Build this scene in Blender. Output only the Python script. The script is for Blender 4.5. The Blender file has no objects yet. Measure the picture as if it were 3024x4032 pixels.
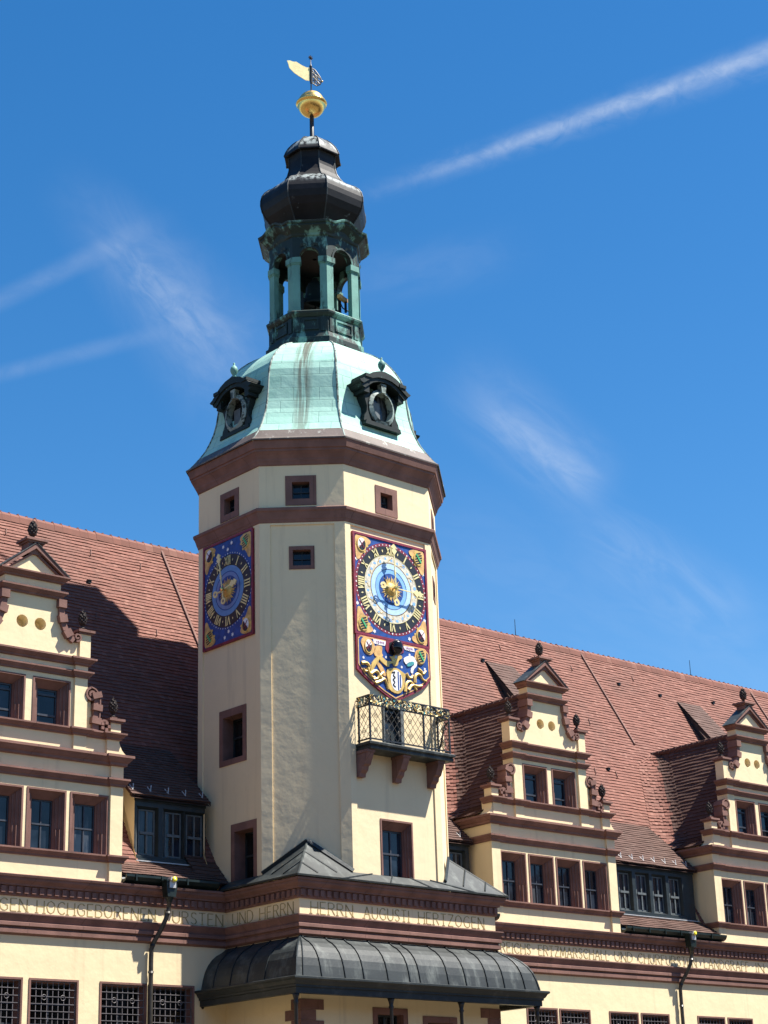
import bpy, math, random
from mathutils import Vector, Matrix
from mathutils.geometry import tessellate_polygon
random.seed(7)
S = bpy.context.scene
COL = S.collection
R = math.radians
sin, cos, pi = math.sin, math.cos, math.pi

# ------------------------------------------------------------------ camera
CAM = Vector((-45.078648, -51.738751, 1.65))
RIGHT = Vector((0.7459422, -0.6653266, -0.0301773))
DOWN = Vector((0.2078209, 0.2755717, -0.9385471))
FWD = Vector((0.6327564, 0.6938305, 0.3438294))
cam_data = bpy.data.cameras.new('camera')
cam = bpy.data.objects.new('camera', cam_data)
COL.objects.link(cam)
up, back = -DOWN, -FWD
cam.matrix_world = Matrix(((RIGHT.x, up.x, back.x, CAM.x), (RIGHT.y, up.y, back.y, CAM.y), (RIGHT.z, up.z, back.z, CAM.z), (0, 0, 0, 1)))
cam_data.sensor_fit = 'HORIZONTAL'
cam_data.sensor_width = 36.0
cam_data.lens = 36.0 * 7300.0 / 3024.0
cam_data.clip_end = 5000
S.camera = cam

# ------------------------------------------------------------------ light
SUN_AZ, SUN_EL = R(45.3), R(61.5)          # azimuth to the right of the facade's normal
SUN = Vector((sin(SUN_AZ) * cos(SUN_EL), -cos(SUN_AZ) * cos(SUN_EL), sin(SUN_EL)))
sun_data = bpy.data.lights.new('sun', 'SUN')
sun_data.energy = 5.0
sun_data.angle = R(0.53)
sun_data.color = (1.0, 0.95, 0.86)
sun = bpy.data.objects.new('sun', sun_data)
COL.objects.link(sun)
sun.rotation_euler = SUN.to_track_quat('Z', 'Y').to_euler()
S.view_settings.view_transform = 'Standard'
S.view_settings.look = 'None'
S.view_settings.exposure = 1.3
S.view_settings.gamma = 1.0

world = bpy.data.worlds.new('World')
S.world = world
world.use_nodes = True
WN, WL = world.node_tree.nodes, world.node_tree.links
WN.clear()


def pix_dir(x, y):
    d = RIGHT * ((x - 1512) / 7300.0) + DOWN * ((y - 2016) / 7300.0) + FWD
    return d.normalized()


def wmath(op, a, b=None, c=None):
    n = WN.new('ShaderNodeMath')
    n.operation = op
    for i, v in enumerate((a, b, c)):
        if v is None:
            continue
        if isinstance(v, (int, float)):
            n.inputs[i].default_value = v
        else:
            WL.new(v, n.inputs[i])
    return n.outputs[0]


def wdot(vec_socket, v):
    n = WN.new('ShaderNodeVectorMath')
    n.operation = 'DOT_PRODUCT'
    WL.new(vec_socket, n.inputs[0])
    n.inputs[1].default_value = v
    return n.outputs['Value']


def wrange(v, a, b, lo, hi):
    n = WN.new('ShaderNodeMapRange')
    n.interpolation_type = 'SMOOTHSTEP'
    WL.new(v, n.inputs[0])
    for i, q in enumerate((a, b, lo, hi)):
        n.inputs[i + 1].default_value = q
    return n.outputs[0]


tc = WN.new('ShaderNodeTexCoord')
DIRV = tc.outputs['Generated']
sky = WN.new('ShaderNodeTexSky')
sky.sky_type = 'NISHITA'
sky.sun_disc = False
sky.sun_elevation = SUN_EL
sky.sun_rotation = math.atan2(SUN.x, SUN.y)
sky.altitude = 100
sky.air_density = 1.0
sky.dust_density = 0.25
sky.ozone_density = 2.6


def wnoise(scale, detail, distort=0.0, stretch=None):
    n = WN.new('ShaderNodeTexNoise')
    n.inputs['Scale'].default_value = scale
    n.inputs['Detail'].default_value = detail
    n.inputs['Roughness'].default_value = 0.6
    n.inputs['Distortion'].default_value = distort
    if stretch:
        # coordinates along / across a streak, in radians
        c = WN.new('ShaderNodeCombineXYZ')
        for i, s in enumerate(stretch):
            WL.new(s, c.inputs[i])
        WL.new(c.outputs[0], n.inputs['Vector'])
    else:
        WL.new(DIRV, n.inputs['Vector'])
    return n.outputs['Fac']


def streak(p0, p1, w0, w1, strength, fade0, fade1, wisp, su=22, sv=60):
    """A condensation trail between two directions of the sky: w0, w1 are its half widths in pixels of the photograph."""
    a, b = pix_dir(*p0), pix_dir(*p1)
    nrm = a.cross(b).normalized()
    t = (b - a).normalized()
    ta, tb = a.dot(t), b.dot(t)
    along = wrange(wdot(DIRV, t), ta, tb, 0.0, 1.0)
    lin = WN.new('ShaderNodeMapRange')
    WL.new(wdot(DIRV, t), lin.inputs[0])
    lin.inputs[1].default_value, lin.inputs[2].default_value = ta, tb
    al = lin.outputs[0]
    across = wdot(DIRV, nrm)
    u = wmath('ADD', wmath('MULTIPLY', al, (b - a).length * su), strength * 91.7 + w0)
    v = wmath('MULTIPLY', across, sv)
    nz = wnoise(1.0, 8, 0.9, (u, v))
    wob = wmath('MULTIPLY', wmath('SUBTRACT', wnoise(0.35, 3, 0, (u,)), 0.5), 14.0 / 7300)
    dist = wmath('ABSOLUTE', wmath('ADD', across, wob))
    wid = wmath('ADD', wmath('MULTIPLY', al, (w1 - w0) / 7300.0), w0 / 7300.0)
    q = wmath('DIVIDE', dist, wid)
    core = wrange(q, 0.0, 1.0, 1.0, 0.0)
    ends = wmath('MULTIPLY', wrange(al, 0.0, fade0, 0.0, 1.0), wrange(al, 1.0 - fade1, 1.0, 1.0, 0.0))
    tex = wmath('ADD', wmath('MULTIPLY', wrange(nz, 0.3, 0.7, 0.0, 1.0), wisp), 1.0 - wisp)
    front = wrange(wdot(DIRV, FWD), 0.75, 0.85, 0.0, 1.0)
    return wmath('MULTIPLY', wmath('MULTIPLY', wmath('MULTIPLY', core, ends), wmath('MULTIPLY', tex, strength)), front)


def sk(*a):
    return streak(*a)


k = 3024 / 1659.0
P = lambda x, y: (x * k, y * k)
trails = [
    sk(P(720, 450), P(1760, 76), 26, 62, 0.28, 0.6, 0.01, 0.55, 80, 110),
    sk(P(640, 470), P(1760, 90), 60, 110, 0.12, 0.4, 0.02, 0.85, 60, 80),
    sk(P(-80, 690), P(420, 440), 55, 70, 0.10, 0.1, 0.6, 0.5, 30, 40),
    sk(P(-80, 830), P(520, 670), 45, 60, 0.09, 0.1, 0.7, 0.6, 30, 40),
    sk(P(90, 340), P(640, 930), 150, 440, 0.14, 0.45, 0.4, 0.6, 26, 50),
    sk(P(180, 460), P(560, 860), 60, 210, 0.12, 0.3, 0.5, 1.0, 60, 130),
    sk(P(930, 760), P(1340, 1100), 260, 220, 0.15, 0.5, 0.3, 0.65),
    sk(P(1000, 850), P(1320, 1080), 100, 90, 0.13, 0.4, 0.25, 0.9, 40, 90),
    sk(P(1180, 1060), P(1660, 1400), 200, 240, 0.11, 0.4, 0.3, 0.85),
    sk(P(640, 640), P(1200, 520), 160, 160, 0.05, 0.4, 0.4, 0.7),
    sk(P(760, 1100), P(1760, 1500), 420, 420, 0.05, 0.3, 0.1, 0.5),
]
tot = trails[0]
for t in trails[1:]:
    tot = wmath('ADD', tot, t)
mixc = WN.new('ShaderNodeMix')
mixc.data_type = 'RGBA'
WL.new(wmath('MINIMUM', tot, 0.8), mixc.inputs['Factor'])
hsv = WN.new('ShaderNodeHueSaturation')
hsv.inputs['Saturation'].default_value = 1.36
hsv.inputs['Value'].default_value = 1.38
WL.new(sky.outputs[0], hsv.inputs['Color'])
WL.new(hsv.outputs[0], mixc.inputs[6])
mixc.inputs[7].default_value = (7.5, 8.0, 8.6, 1)
bg = WN.new('ShaderNodeBackground')
bg.inputs['Strength'].default_value = 0.050
WL.new(mixc.outputs[2], bg.inputs['Color'])
wout = WN.new('ShaderNodeOutputWorld')
WL.new(bg.outputs[0], wout.inputs['Surface'])


# ------------------------------------------------------------------ materials
def srgb(h):
    c = [int(h[i:i + 2], 16) / 255 for i in (0, 2, 4)]
    return tuple(x / 12.92 if x <= 0.04045 else ((x + 0.055) / 1.055) ** 2.4 for x in c) + (1,)


class NT:
    def __init__(s, name):
        s.m = bpy.data.materials.new(name)
        s.m.use_nodes = True
        s.N, s.L = s.m.node_tree.nodes, s.m.node_tree.links
        s.b = s.N['Principled BSDF']
        s.tc = s.N.new('ShaderNodeTexCoord')

    def noise(s, scale, detail=4, rough=0.55, stretch=None, src='Object'):
        n = s.N.new('ShaderNodeTexNoise')
        n.inputs['Scale'].default_value = scale
        n.inputs['Detail'].default_value = detail
        n.inputs['Roughness'].default_value = rough
        if stretch:
            mp = s.N.new('ShaderNodeMapping')
            mp.inputs['Scale'].default_value = stretch
            s.L.new(s.tc.outputs[src], mp.inputs[0])
            s.L.new(mp.outputs[0], n.inputs['Vector'])
        else:
            s.L.new(s.tc.outputs[src], n.inputs['Vector'])
        return n.outputs['Fac']

    def rng(s, v, a, b, lo=0.0, hi=1.0):
        n = s.N.new('ShaderNodeMapRange')
        n.interpolation_type = 'SMOOTHSTEP'
        s.L.new(v, n.inputs[0])
        for i, q in enumerate((a, b, lo, hi)):
            n.inputs[i + 1].default_value = q
        return n.outputs[0]

    def mix(s, f, a, b):
        n = s.N.new('ShaderNodeMix')
        n.data_type = 'RGBA'
        for i, v in ((0, f), (6, a), (7, b)):
            if isinstance(v, (int, float)):
                n.inputs[i].default_value = v
            elif isinstance(v, tuple):
                n.inputs[i].default_value = v
            else:
                s.L.new(v, n.inputs[i])
        return n.outputs[2]

    def math(s, op, a, b):
        n = s.N.new('ShaderNodeMath')
        n.operation = op
        for i, v in enumerate((a, b)):
            if isinstance(v, (int, float)):
                n.inputs[i].default_value = v
            else:
                s.L.new(v, n.inputs[i])
        return n.outputs[0]

    def color(s, v):
        if isinstance(v, tuple):
            s.b.inputs['Base Color'].default_value = v
        else:
            s.L.new(v, s.b.inputs['Base Color'])

    def bump(s, v, strength, dist=0.02):
        n = s.N.new('ShaderNodeBump')
        n.inputs['Strength'].default_value = strength
        n.inputs['Distance'].default_value = dist
        s.L.new(v, n.inputs['Height'])
        s.L.new(n.outputs[0], s.b.inputs['Normal'])

    def rough(s, r, metal=0.0, spec=None):
        s.b.inputs['Roughness'].default_value = r
        s.b.inputs['Metallic'].default_value = metal
        if spec is not None:
            s.b.inputs['Specular IOR Level'].default_value = spec


def scl(c, f):
    return tuple(min(1, x * f) for x in c[:3]) + (1,)


def simple(name, c, r=0.6, metal=0.0, var=0.15, scale=6.0, bump=0.0, spec=None, fine=60.0):
    n = NT(name)
    if var:
        f = n.noise(scale, 6)
        n.color(n.mix(n.rng(f, 0.3, 0.7), scl(c, 1 - var), scl(c, 1 + var)))
    else:
        n.color(c)
    n.rough(r, metal, spec)
    if bump:
        n.bump(n.noise(fine, 3), bump)
    return n.m


def plaster(name, c, unevenness):
    n = NT(name)
    big = n.noise(0.35, 5)
    mid = n.noise(2.2, 6, 0.65)
    streaks = n.noise(1.0, 5, 0.6, (2.6, 2.6, 0.16))
    col = n.mix(n.rng(big, 0.3, 0.7), scl(c, 0.94), c)
    col = n.mix(n.math('MULTIPLY', n.rng(mid, 0.5, 0.75), 0.10), col, scl(c, 0.7))
    col = n.mix(n.math('MULTIPLY', n.rng(streaks, 0.53, 0.75), 0.34), col, (c[0] * 0.62, c[1] * 0.6, c[2] * 0.62, 1))
    n.color(col)
    n.rough(0.9, 0, 0.2)
    h = n.math('ADD', n.math('MULTIPLY', n.noise(1.6, 3), 3.0), n.math('MULTIPLY', n.noise(45, 3), 0.08))
    n.bump(h, unevenness, 0.03)
    return n.m


M = {}
CREAM = (0.79, 0.65, 0.41, 1)
M['plaster'] = plaster('cream_plaster', CREAM, 0.22)
M['plaster_tower'] = plaster('cream_tower_plaster', (0.79, 0.645, 0.415, 1), 0.19)


def stone(name, c):
    n = NT(name)
    f = n.noise(1.3, 6)
    g = n.noise(18, 5, 0.7)
    col = n.mix(n.rng(f, 0.3, 0.7), scl(c, 0.78), scl(c, 1.15))
    col = n.mix(n.math('MULTIPLY', n.rng(g, 0.5, 0.75), 0.3), col, scl(c, 0.6))
    soot = n.noise(0.9, 6, 0.7, (1.0, 1.0, 0.3))
    col = n.mix(n.math('MULTIPLY', n.rng(soot, 0.58, 0.75), 0.45), col, (0.05, 0.038, 0.035, 1))
    sp = n.N.new('ShaderNodeSeparateXYZ')
    n.L.new(n.tc.outputs['Object'], sp.inputs[0])
    along_ = n.math('ADD', sp.outputs[0], sp.outputs[1])
    fr_ = n.math('FRACT', n.math('MULTIPLY', along_, 0.47), 0)
    col = n.mix(n.math('MULTIPLY', n.math('LESS_THAN', fr_, 0.012), 0.6), col, scl(c, 0.3))
    blk = n.N.new('ShaderNodeTexWhiteNoise')
    blk.noise_dimensions = '1D'
    n.L.new(n.math('FLOOR', n.math('MULTIPLY', along_, 0.47), 0), blk.inputs['W'])
    col = n.mix(n.rng(blk.outputs['Value'], 0, 1, 0, 0.35), col, (c[0] * 0.72, c[1] * 0.74, c[2] * 0.78, 1))
    n.color(col)
    n.rough(0.85, 0, 0.25)
    n.bump(n.noise(30, 4), 0.3)
    return n.m


M['stone'] = stone('porphyry_stone', (0.205, 0.110, 0.090, 1))
M['stone_dark'] = stone('dark_carved_stone', (0.19, 0.105, 0.085, 1))
M['cone'] = stone('sooty_stone', (0.045, 0.036, 0.034, 1))


def tile_mat(name, c):
    n = NT(name)
    uvn = n.N.new('ShaderNodeUVMap')
    wn = n.N.new('ShaderNodeTexWhiteNoise')
    wn.noise_dimensions = '2D'
    fl = n.N.new('ShaderNodeVectorMath')
    fl.operation = 'FLOOR'
    n.L.new(uvn.outputs[0], fl.inputs[0])
    n.L.new(fl.outputs[0], wn.inputs['Vector'])
    v = wn.outputs['Value']
    col = n.mix(n.rng(v, 0.0, 1.0), scl(c, 0.91), scl(c, 1.09))
    pale = n.rng(v, 0.9, 0.97)
    col = n.mix(n.math('MULTIPLY', pale, 0.4), col, (c[0] * 1.5, c[1] * 1.9, c[2] * 2.0, 1))
    big = n.noise(0.25, 5, 0.6)
    col = n.mix(n.math('MULTIPLY', n.rng(big, 0.45, 0.7), 0.45), col, (c[0] * 0.62, c[1] * 0.75, c[2] * 0.8, 1))
    streak_ = n.noise(0.8, 5, 0.6, (1.6, 0.3, 0.3))
    col = n.mix(n.math('MULTIPLY', n.rng(streak_, 0.55, 0.75), 0.3), col, (c[0] * 0.5, c[1] * 0.6, c[2] * 0.6, 1))
    n.color(col)
    n.rough(0.8, 0, 0.3)
    n.bump(n.noise(25, 4), 0.25)
    return n.m


M['tile'] = tile_mat('clay_roof_tiles', (0.180, 0.071, 0.051, 1))
M['tile_dull'] = tile_mat('dull_shaded_roof_tiles', (0.090, 0.046, 0.035, 1))  # dull brown tiles, darkened further so the cross roofs look shaded


def copper_dome():
    n = NT('pale_verdigris_copper')
    uvn = n.N.new('ShaderNodeUVMap')
    uv = uvn.outputs[0]
    br = n.N.new('ShaderNodeTexBrick')
    n.L.new(uv, br.inputs['Vector'])
    br.inputs['Scale'].default_value = 1.0
    br.inputs['Mortar Size'].default_value = 0.018
    br.inputs['Mortar Smooth'].default_value = 0.3
    br.inputs['Brick Width'].default_value = 1.05
    br.inputs['Row Height'].default_value = 0.62
    br.inputs['Color1'].default_value = (0, 0, 0, 1)
    br.inputs['Color2'].default_value = (1, 1, 1, 1)
    br.inputs['Mortar'].default_value = (0.5, 0.5, 0.5, 1)
    c = (0.40, 0.63, 0.55, 1)
    sheet = n.mix(br.outputs['Color'], (0.26, 0.485, 0.41, 1), (0.34, 0.565, 0.48, 1))
    f = n.noise(1.2, 6, 0.65)
    col = n.mix(n.rng(f, 0.35, 0.7), sheet, (0.36, 0.59, 0.505, 1))
    col = n.mix(n.math('MULTIPLY', br.outputs['Fac'], 0.55), col, (0.13, 0.25, 0.22, 1))
    # rain streaks running down the middle of each face, from the lantern's spouts
    sp = n.N.new('ShaderNodeSeparateXYZ')
    n.L.new(uv, sp.inputs[0])
    fr = n.math('ABSOLUTE', n.math('SUBTRACT', n.math('WRAP', sp.outputs[0], 0) if False else n.math('MODULO', sp.outputs[0], 20.0), 10.0), 0)
    mp = n.N.new('ShaderNodeMapping')
    mp.inputs['Scale'].default_value = (7.0, 0.45, 1)
    n.L.new(uv, mp.inputs[0])
    ns = n.N.new('ShaderNodeTexNoise')
    ns.inputs['Scale'].default_value = 1.0
    ns.inputs['Detail'].default_value = 6
    n.L.new(mp.outputs[0], ns.inputs['Vector'])
    lane = n.rng(fr, 0.10, 0.50, 1.0, 0.0)
    amp = n.rng(ns.outputs['Fac'], 0.36, 0.56)
    topfade = n.rng(sp.outputs[1], 1.0, 6.6, 0.62, 1.0)
    face = n.rng(sp.outputs[0], 139.0, 141.0, 0.22, 1.0)
    facec = n.math('MULTIPLY', n.math('MULTIPLY', lane, amp), n.math('MULTIPLY', topfade, face))
    col = n.mix(n.math('MULTIPLY', facec, 0.92), col, (0.085, 0.068, 0.05, 1))
    # loose drips near the top
    drip = n.math('MULTIPLY', n.rng(sp.outputs[1], 5.4, 6.6), n.rng(ns.outputs['Fac'], 0.55, 0.68))
    col = n.mix(n.math('MULTIPLY', drip, 0.6), col, (0.16, 0.15, 0.11, 1))
    n.color(col)
    n.rough(0.75, 0.0, 0.3)
    h = n.math('ADD', n.math('MULTIPLY', n.noise(3.0, 3), 1.2), n.math('MULTIPLY', br.outputs['Fac'], -0.5))
    n.bump(h, 0.45, 0.03)
    return n.m


M['dome'] = copper_dome()


def patched(name, c, dark, scale, lo, hi, r=0.6, stretch=None, amount=0.9):
    n = NT(name)
    f = n.noise(scale, 7, 0.68, stretch)
    g = n.noise(0.9, 4)
    col = n.mix(n.rng(g, 0.3, 0.7), scl(c, 0.8), scl(c, 1.12))
    col = n.mix(n.math('MULTIPLY', n.rng(f, lo, hi), amount), col, dark)
    n.color(col)
    n.rough(r, 0, 0.35)
    n.bump(n.noise(9, 4), 0.25)
    return n.m


M['copper'] = patched('green_lantern_copper', (0.135, 0.305, 0.255, 1), (0.012, 0.022, 0.02, 1), 1.9, 0.50, 0.64, 0.6, (1, 1, 0.3))
M['copper_sooty'] = patched('sooty_lantern_copper', (0.15, 0.33, 0.28, 1), (0.008, 0.016, 0.015, 1), 1.9, 0.36, 0.50, 0.55, (1, 1, 0.45), 0.97)
M['copper_dark'] = patched('blackened_copper', (0.006, 0.013, 0.012, 1), (0.10, 0.22, 0.19, 1), 3.2, 0.62, 0.70, 0.6, None, 0.6)
M['copper_ring'] = patched('grey_green_copper_ring', (0.25, 0.31, 0.28, 1), (0.012, 0.02, 0.018, 1), 3.4, 0.48, 0.58, 0.6)


def onion_mat():
    n = NT('dark_onion_dome_metal')
    sp = n.N.new('ShaderNodeSeparateXYZ')
    n.L.new(n.tc.outputs['Object'], sp.inputs[0])
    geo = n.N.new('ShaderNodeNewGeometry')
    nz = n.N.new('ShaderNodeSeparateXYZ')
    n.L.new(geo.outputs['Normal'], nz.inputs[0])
    f = n.noise(2.2, 6, 0.65, (2.0, 2.0, 0.5))
    g = n.noise(1.0, 5)
    col = n.mix(n.rng(g, 0.3, 0.7), (0.006, 0.0065, 0.008, 1), (0.016, 0.015, 0.017, 1))
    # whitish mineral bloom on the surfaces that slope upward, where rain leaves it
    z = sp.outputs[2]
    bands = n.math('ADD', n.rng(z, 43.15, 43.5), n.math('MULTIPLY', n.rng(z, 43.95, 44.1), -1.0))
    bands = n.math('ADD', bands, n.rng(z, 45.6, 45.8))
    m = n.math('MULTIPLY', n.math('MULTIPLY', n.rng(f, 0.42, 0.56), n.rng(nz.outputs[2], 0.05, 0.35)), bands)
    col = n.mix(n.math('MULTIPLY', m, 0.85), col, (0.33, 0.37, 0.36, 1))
    fl = n.math('MULTIPLY', n.rng(n.noise(1.6, 7, 0.7), 0.62, 0.7), 0.45)
    col = n.mix(fl, col, (0.22, 0.25, 0.25, 1))
    n.color(col)
    n.rough(0.5, 0, 0.22)
    n.bump(n.noise(5, 4), 0.2)
    return n.m


M['onion'] = onion_mat()
M['lead'] = patched('grey_sheet_metal', (0.030, 0.035, 0.035, 1), (0.11, 0.122, 0.114, 1), 1.3, 0.5, 0.70, 0.5, (1.6, 1.0, 0.5), 0.75)
M['lead_dark'] = patched('dark_sheet_metal', (0.02, 0.026, 0.028, 1), (0.05, 0.055, 0.055, 1), 2.0, 0.5, 0.7, 0.5)
M['flashing'] = patched('brown_lead_flashing', (0.11, 0.085, 0.075, 1), (0.42, 0.44, 0.40, 1), 2.0, 0.56, 0.7, 0.6, (1, 1, 0.4))
M['timber'] = simple('blue_black_painted_timber', (0.012, 0.02, 0.024, 1), 0.5, var=0.3, scale=3)
M['timber_grey'] = simple('grey_painted_timber', (0.10, 0.115, 0.12, 1), 0.55, var=0.2)
M['gutter'] = simple('dark_green_gutter_metal', (0.007, 0.015, 0.013, 1), 0.4, var=0.3, scale=2)
M['pipe'] = simple('dark_bronze_pipe', (0.05, 0.045, 0.038, 1), 0.38, 0.2, var=0.3, scale=3)
M['iron'] = simple('black_iron', (0.012, 0.014, 0.018, 1), 0.45, var=0.2)
M['zinc'] = simple('bright_zinc', (0.5, 0.5, 0.5, 1), 0.45, 0.3, var=0.1)
M['bars'] = simple('grey_iron_bars', (0.13, 0.12, 0.125, 1), 0.5, var=0.2)
M['sash'] = simple('dark_window_sash', (0.035, 0.04, 0.052, 1), 0.45, var=0.2)
M['gold'] = simple('gilded_metal', (0.95, 0.62, 0.20, 1), 0.28, 1.0, var=0.12, scale=3)
M['gilt'] = simple('gold_paint', (0.66, 0.44, 0.13, 1), 0.45, 0.25, var=0.2, scale=5)
M['ochre'] = simple('ochre_paint', (0.62, 0.36, 0.13, 1), 0.6, var=0.25, scale=5)
M['gilt_pale'] = simple('pale_gold_leaf', (0.82, 0.70, 0.34, 1), 0.4, 0.2, var=0.1)
M['blue'] = simple('deep_blue_paint', (0.008, 0.055, 0.25, 1), 0.5, var=0.25, scale=4)
M['crimson'] = simple('crimson_paint', (0.19, 0.014, 0.035, 1), 0.5, var=0.2, scale=4)
M['black'] = simple('black_paint', (0.012, 0.013, 0.018, 1), 0.45, var=0.1)
M['white'] = simple('white_paint', (0.78, 0.76, 0.76, 1), 0.5, var=0.05)
M['cream_paint'] = simple('zodiac_cream_paint', (0.60, 0.56, 0.46, 1), 0.5, var=0.25, scale=9)
M['sky1'] = simple('pale_blue_paint', (0.42, 0.60, 0.86, 1), 0.5, var=0.06)
M['sky2'] = simple('light_blue_paint', (0.20, 0.42, 0.76, 1), 0.5, var=0.08)
M['sky3'] = simple('blue_ring_paint', (0.115, 0.26, 0.53, 1), 0.5, var=0.08)  # ring blue of the left clock, darkened to imitate its shade
M['sky4'] = simple('lilac_blue_paint', (0.16, 0.24, 0.48, 1), 0.5, var=0.08)  # left clock again: shade worked into the paint colour
M['green'] = simple('green_paint', (0.05, 0.36, 0.15, 1), 0.5, var=0.15)
M['teal'] = simple('teal_paint', (0.06, 0.30, 0.32, 1), 0.5, var=0.15)
M['pink'] = simple('rose_paint', (0.50, 0.25, 0.42, 1), 0.5, var=0.1)
M['letter'] = simple('faded_gilt_lettering', (0.34, 0.255, 0.10, 1), 0.6, 0.1, var=0.35, scale=7)
M['ball_black'] = simple('gloss_black_paint', (0.008, 0.008, 0.01, 1), 0.08, var=0)
M['paving'] = simple('granite_paving', (0.085, 0.068, 0.048, 1), 0.85, var=0.2, scale=2, bump=0.2)
M['yellow_glass'] = simple('yellow_lamp_glass', (0.85, 0.75, 0.05, 1), 0.25, var=0.0)


def glass(name, c):
    n = NT(name)
    f = n.noise(0.8, 3)
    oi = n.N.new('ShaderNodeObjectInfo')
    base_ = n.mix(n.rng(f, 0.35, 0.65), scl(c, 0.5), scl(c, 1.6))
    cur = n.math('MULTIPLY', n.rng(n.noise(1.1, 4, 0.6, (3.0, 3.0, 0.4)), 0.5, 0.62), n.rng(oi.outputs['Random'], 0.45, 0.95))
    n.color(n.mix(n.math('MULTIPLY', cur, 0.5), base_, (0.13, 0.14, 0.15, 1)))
    n.rough(0.05, 0, 0.5)
    n.b.inputs['IOR'].default_value = 1.42
    n.bump(n.noise(2.2, 2), 0.05, 0.05)
    return n.m


M['glass'] = glass('window_glass', (0.012, 0.018, 0.028, 1))
M['glass_dark'] = glass('dark_window_glass', (0.006, 0.007, 0.008, 1))


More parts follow.
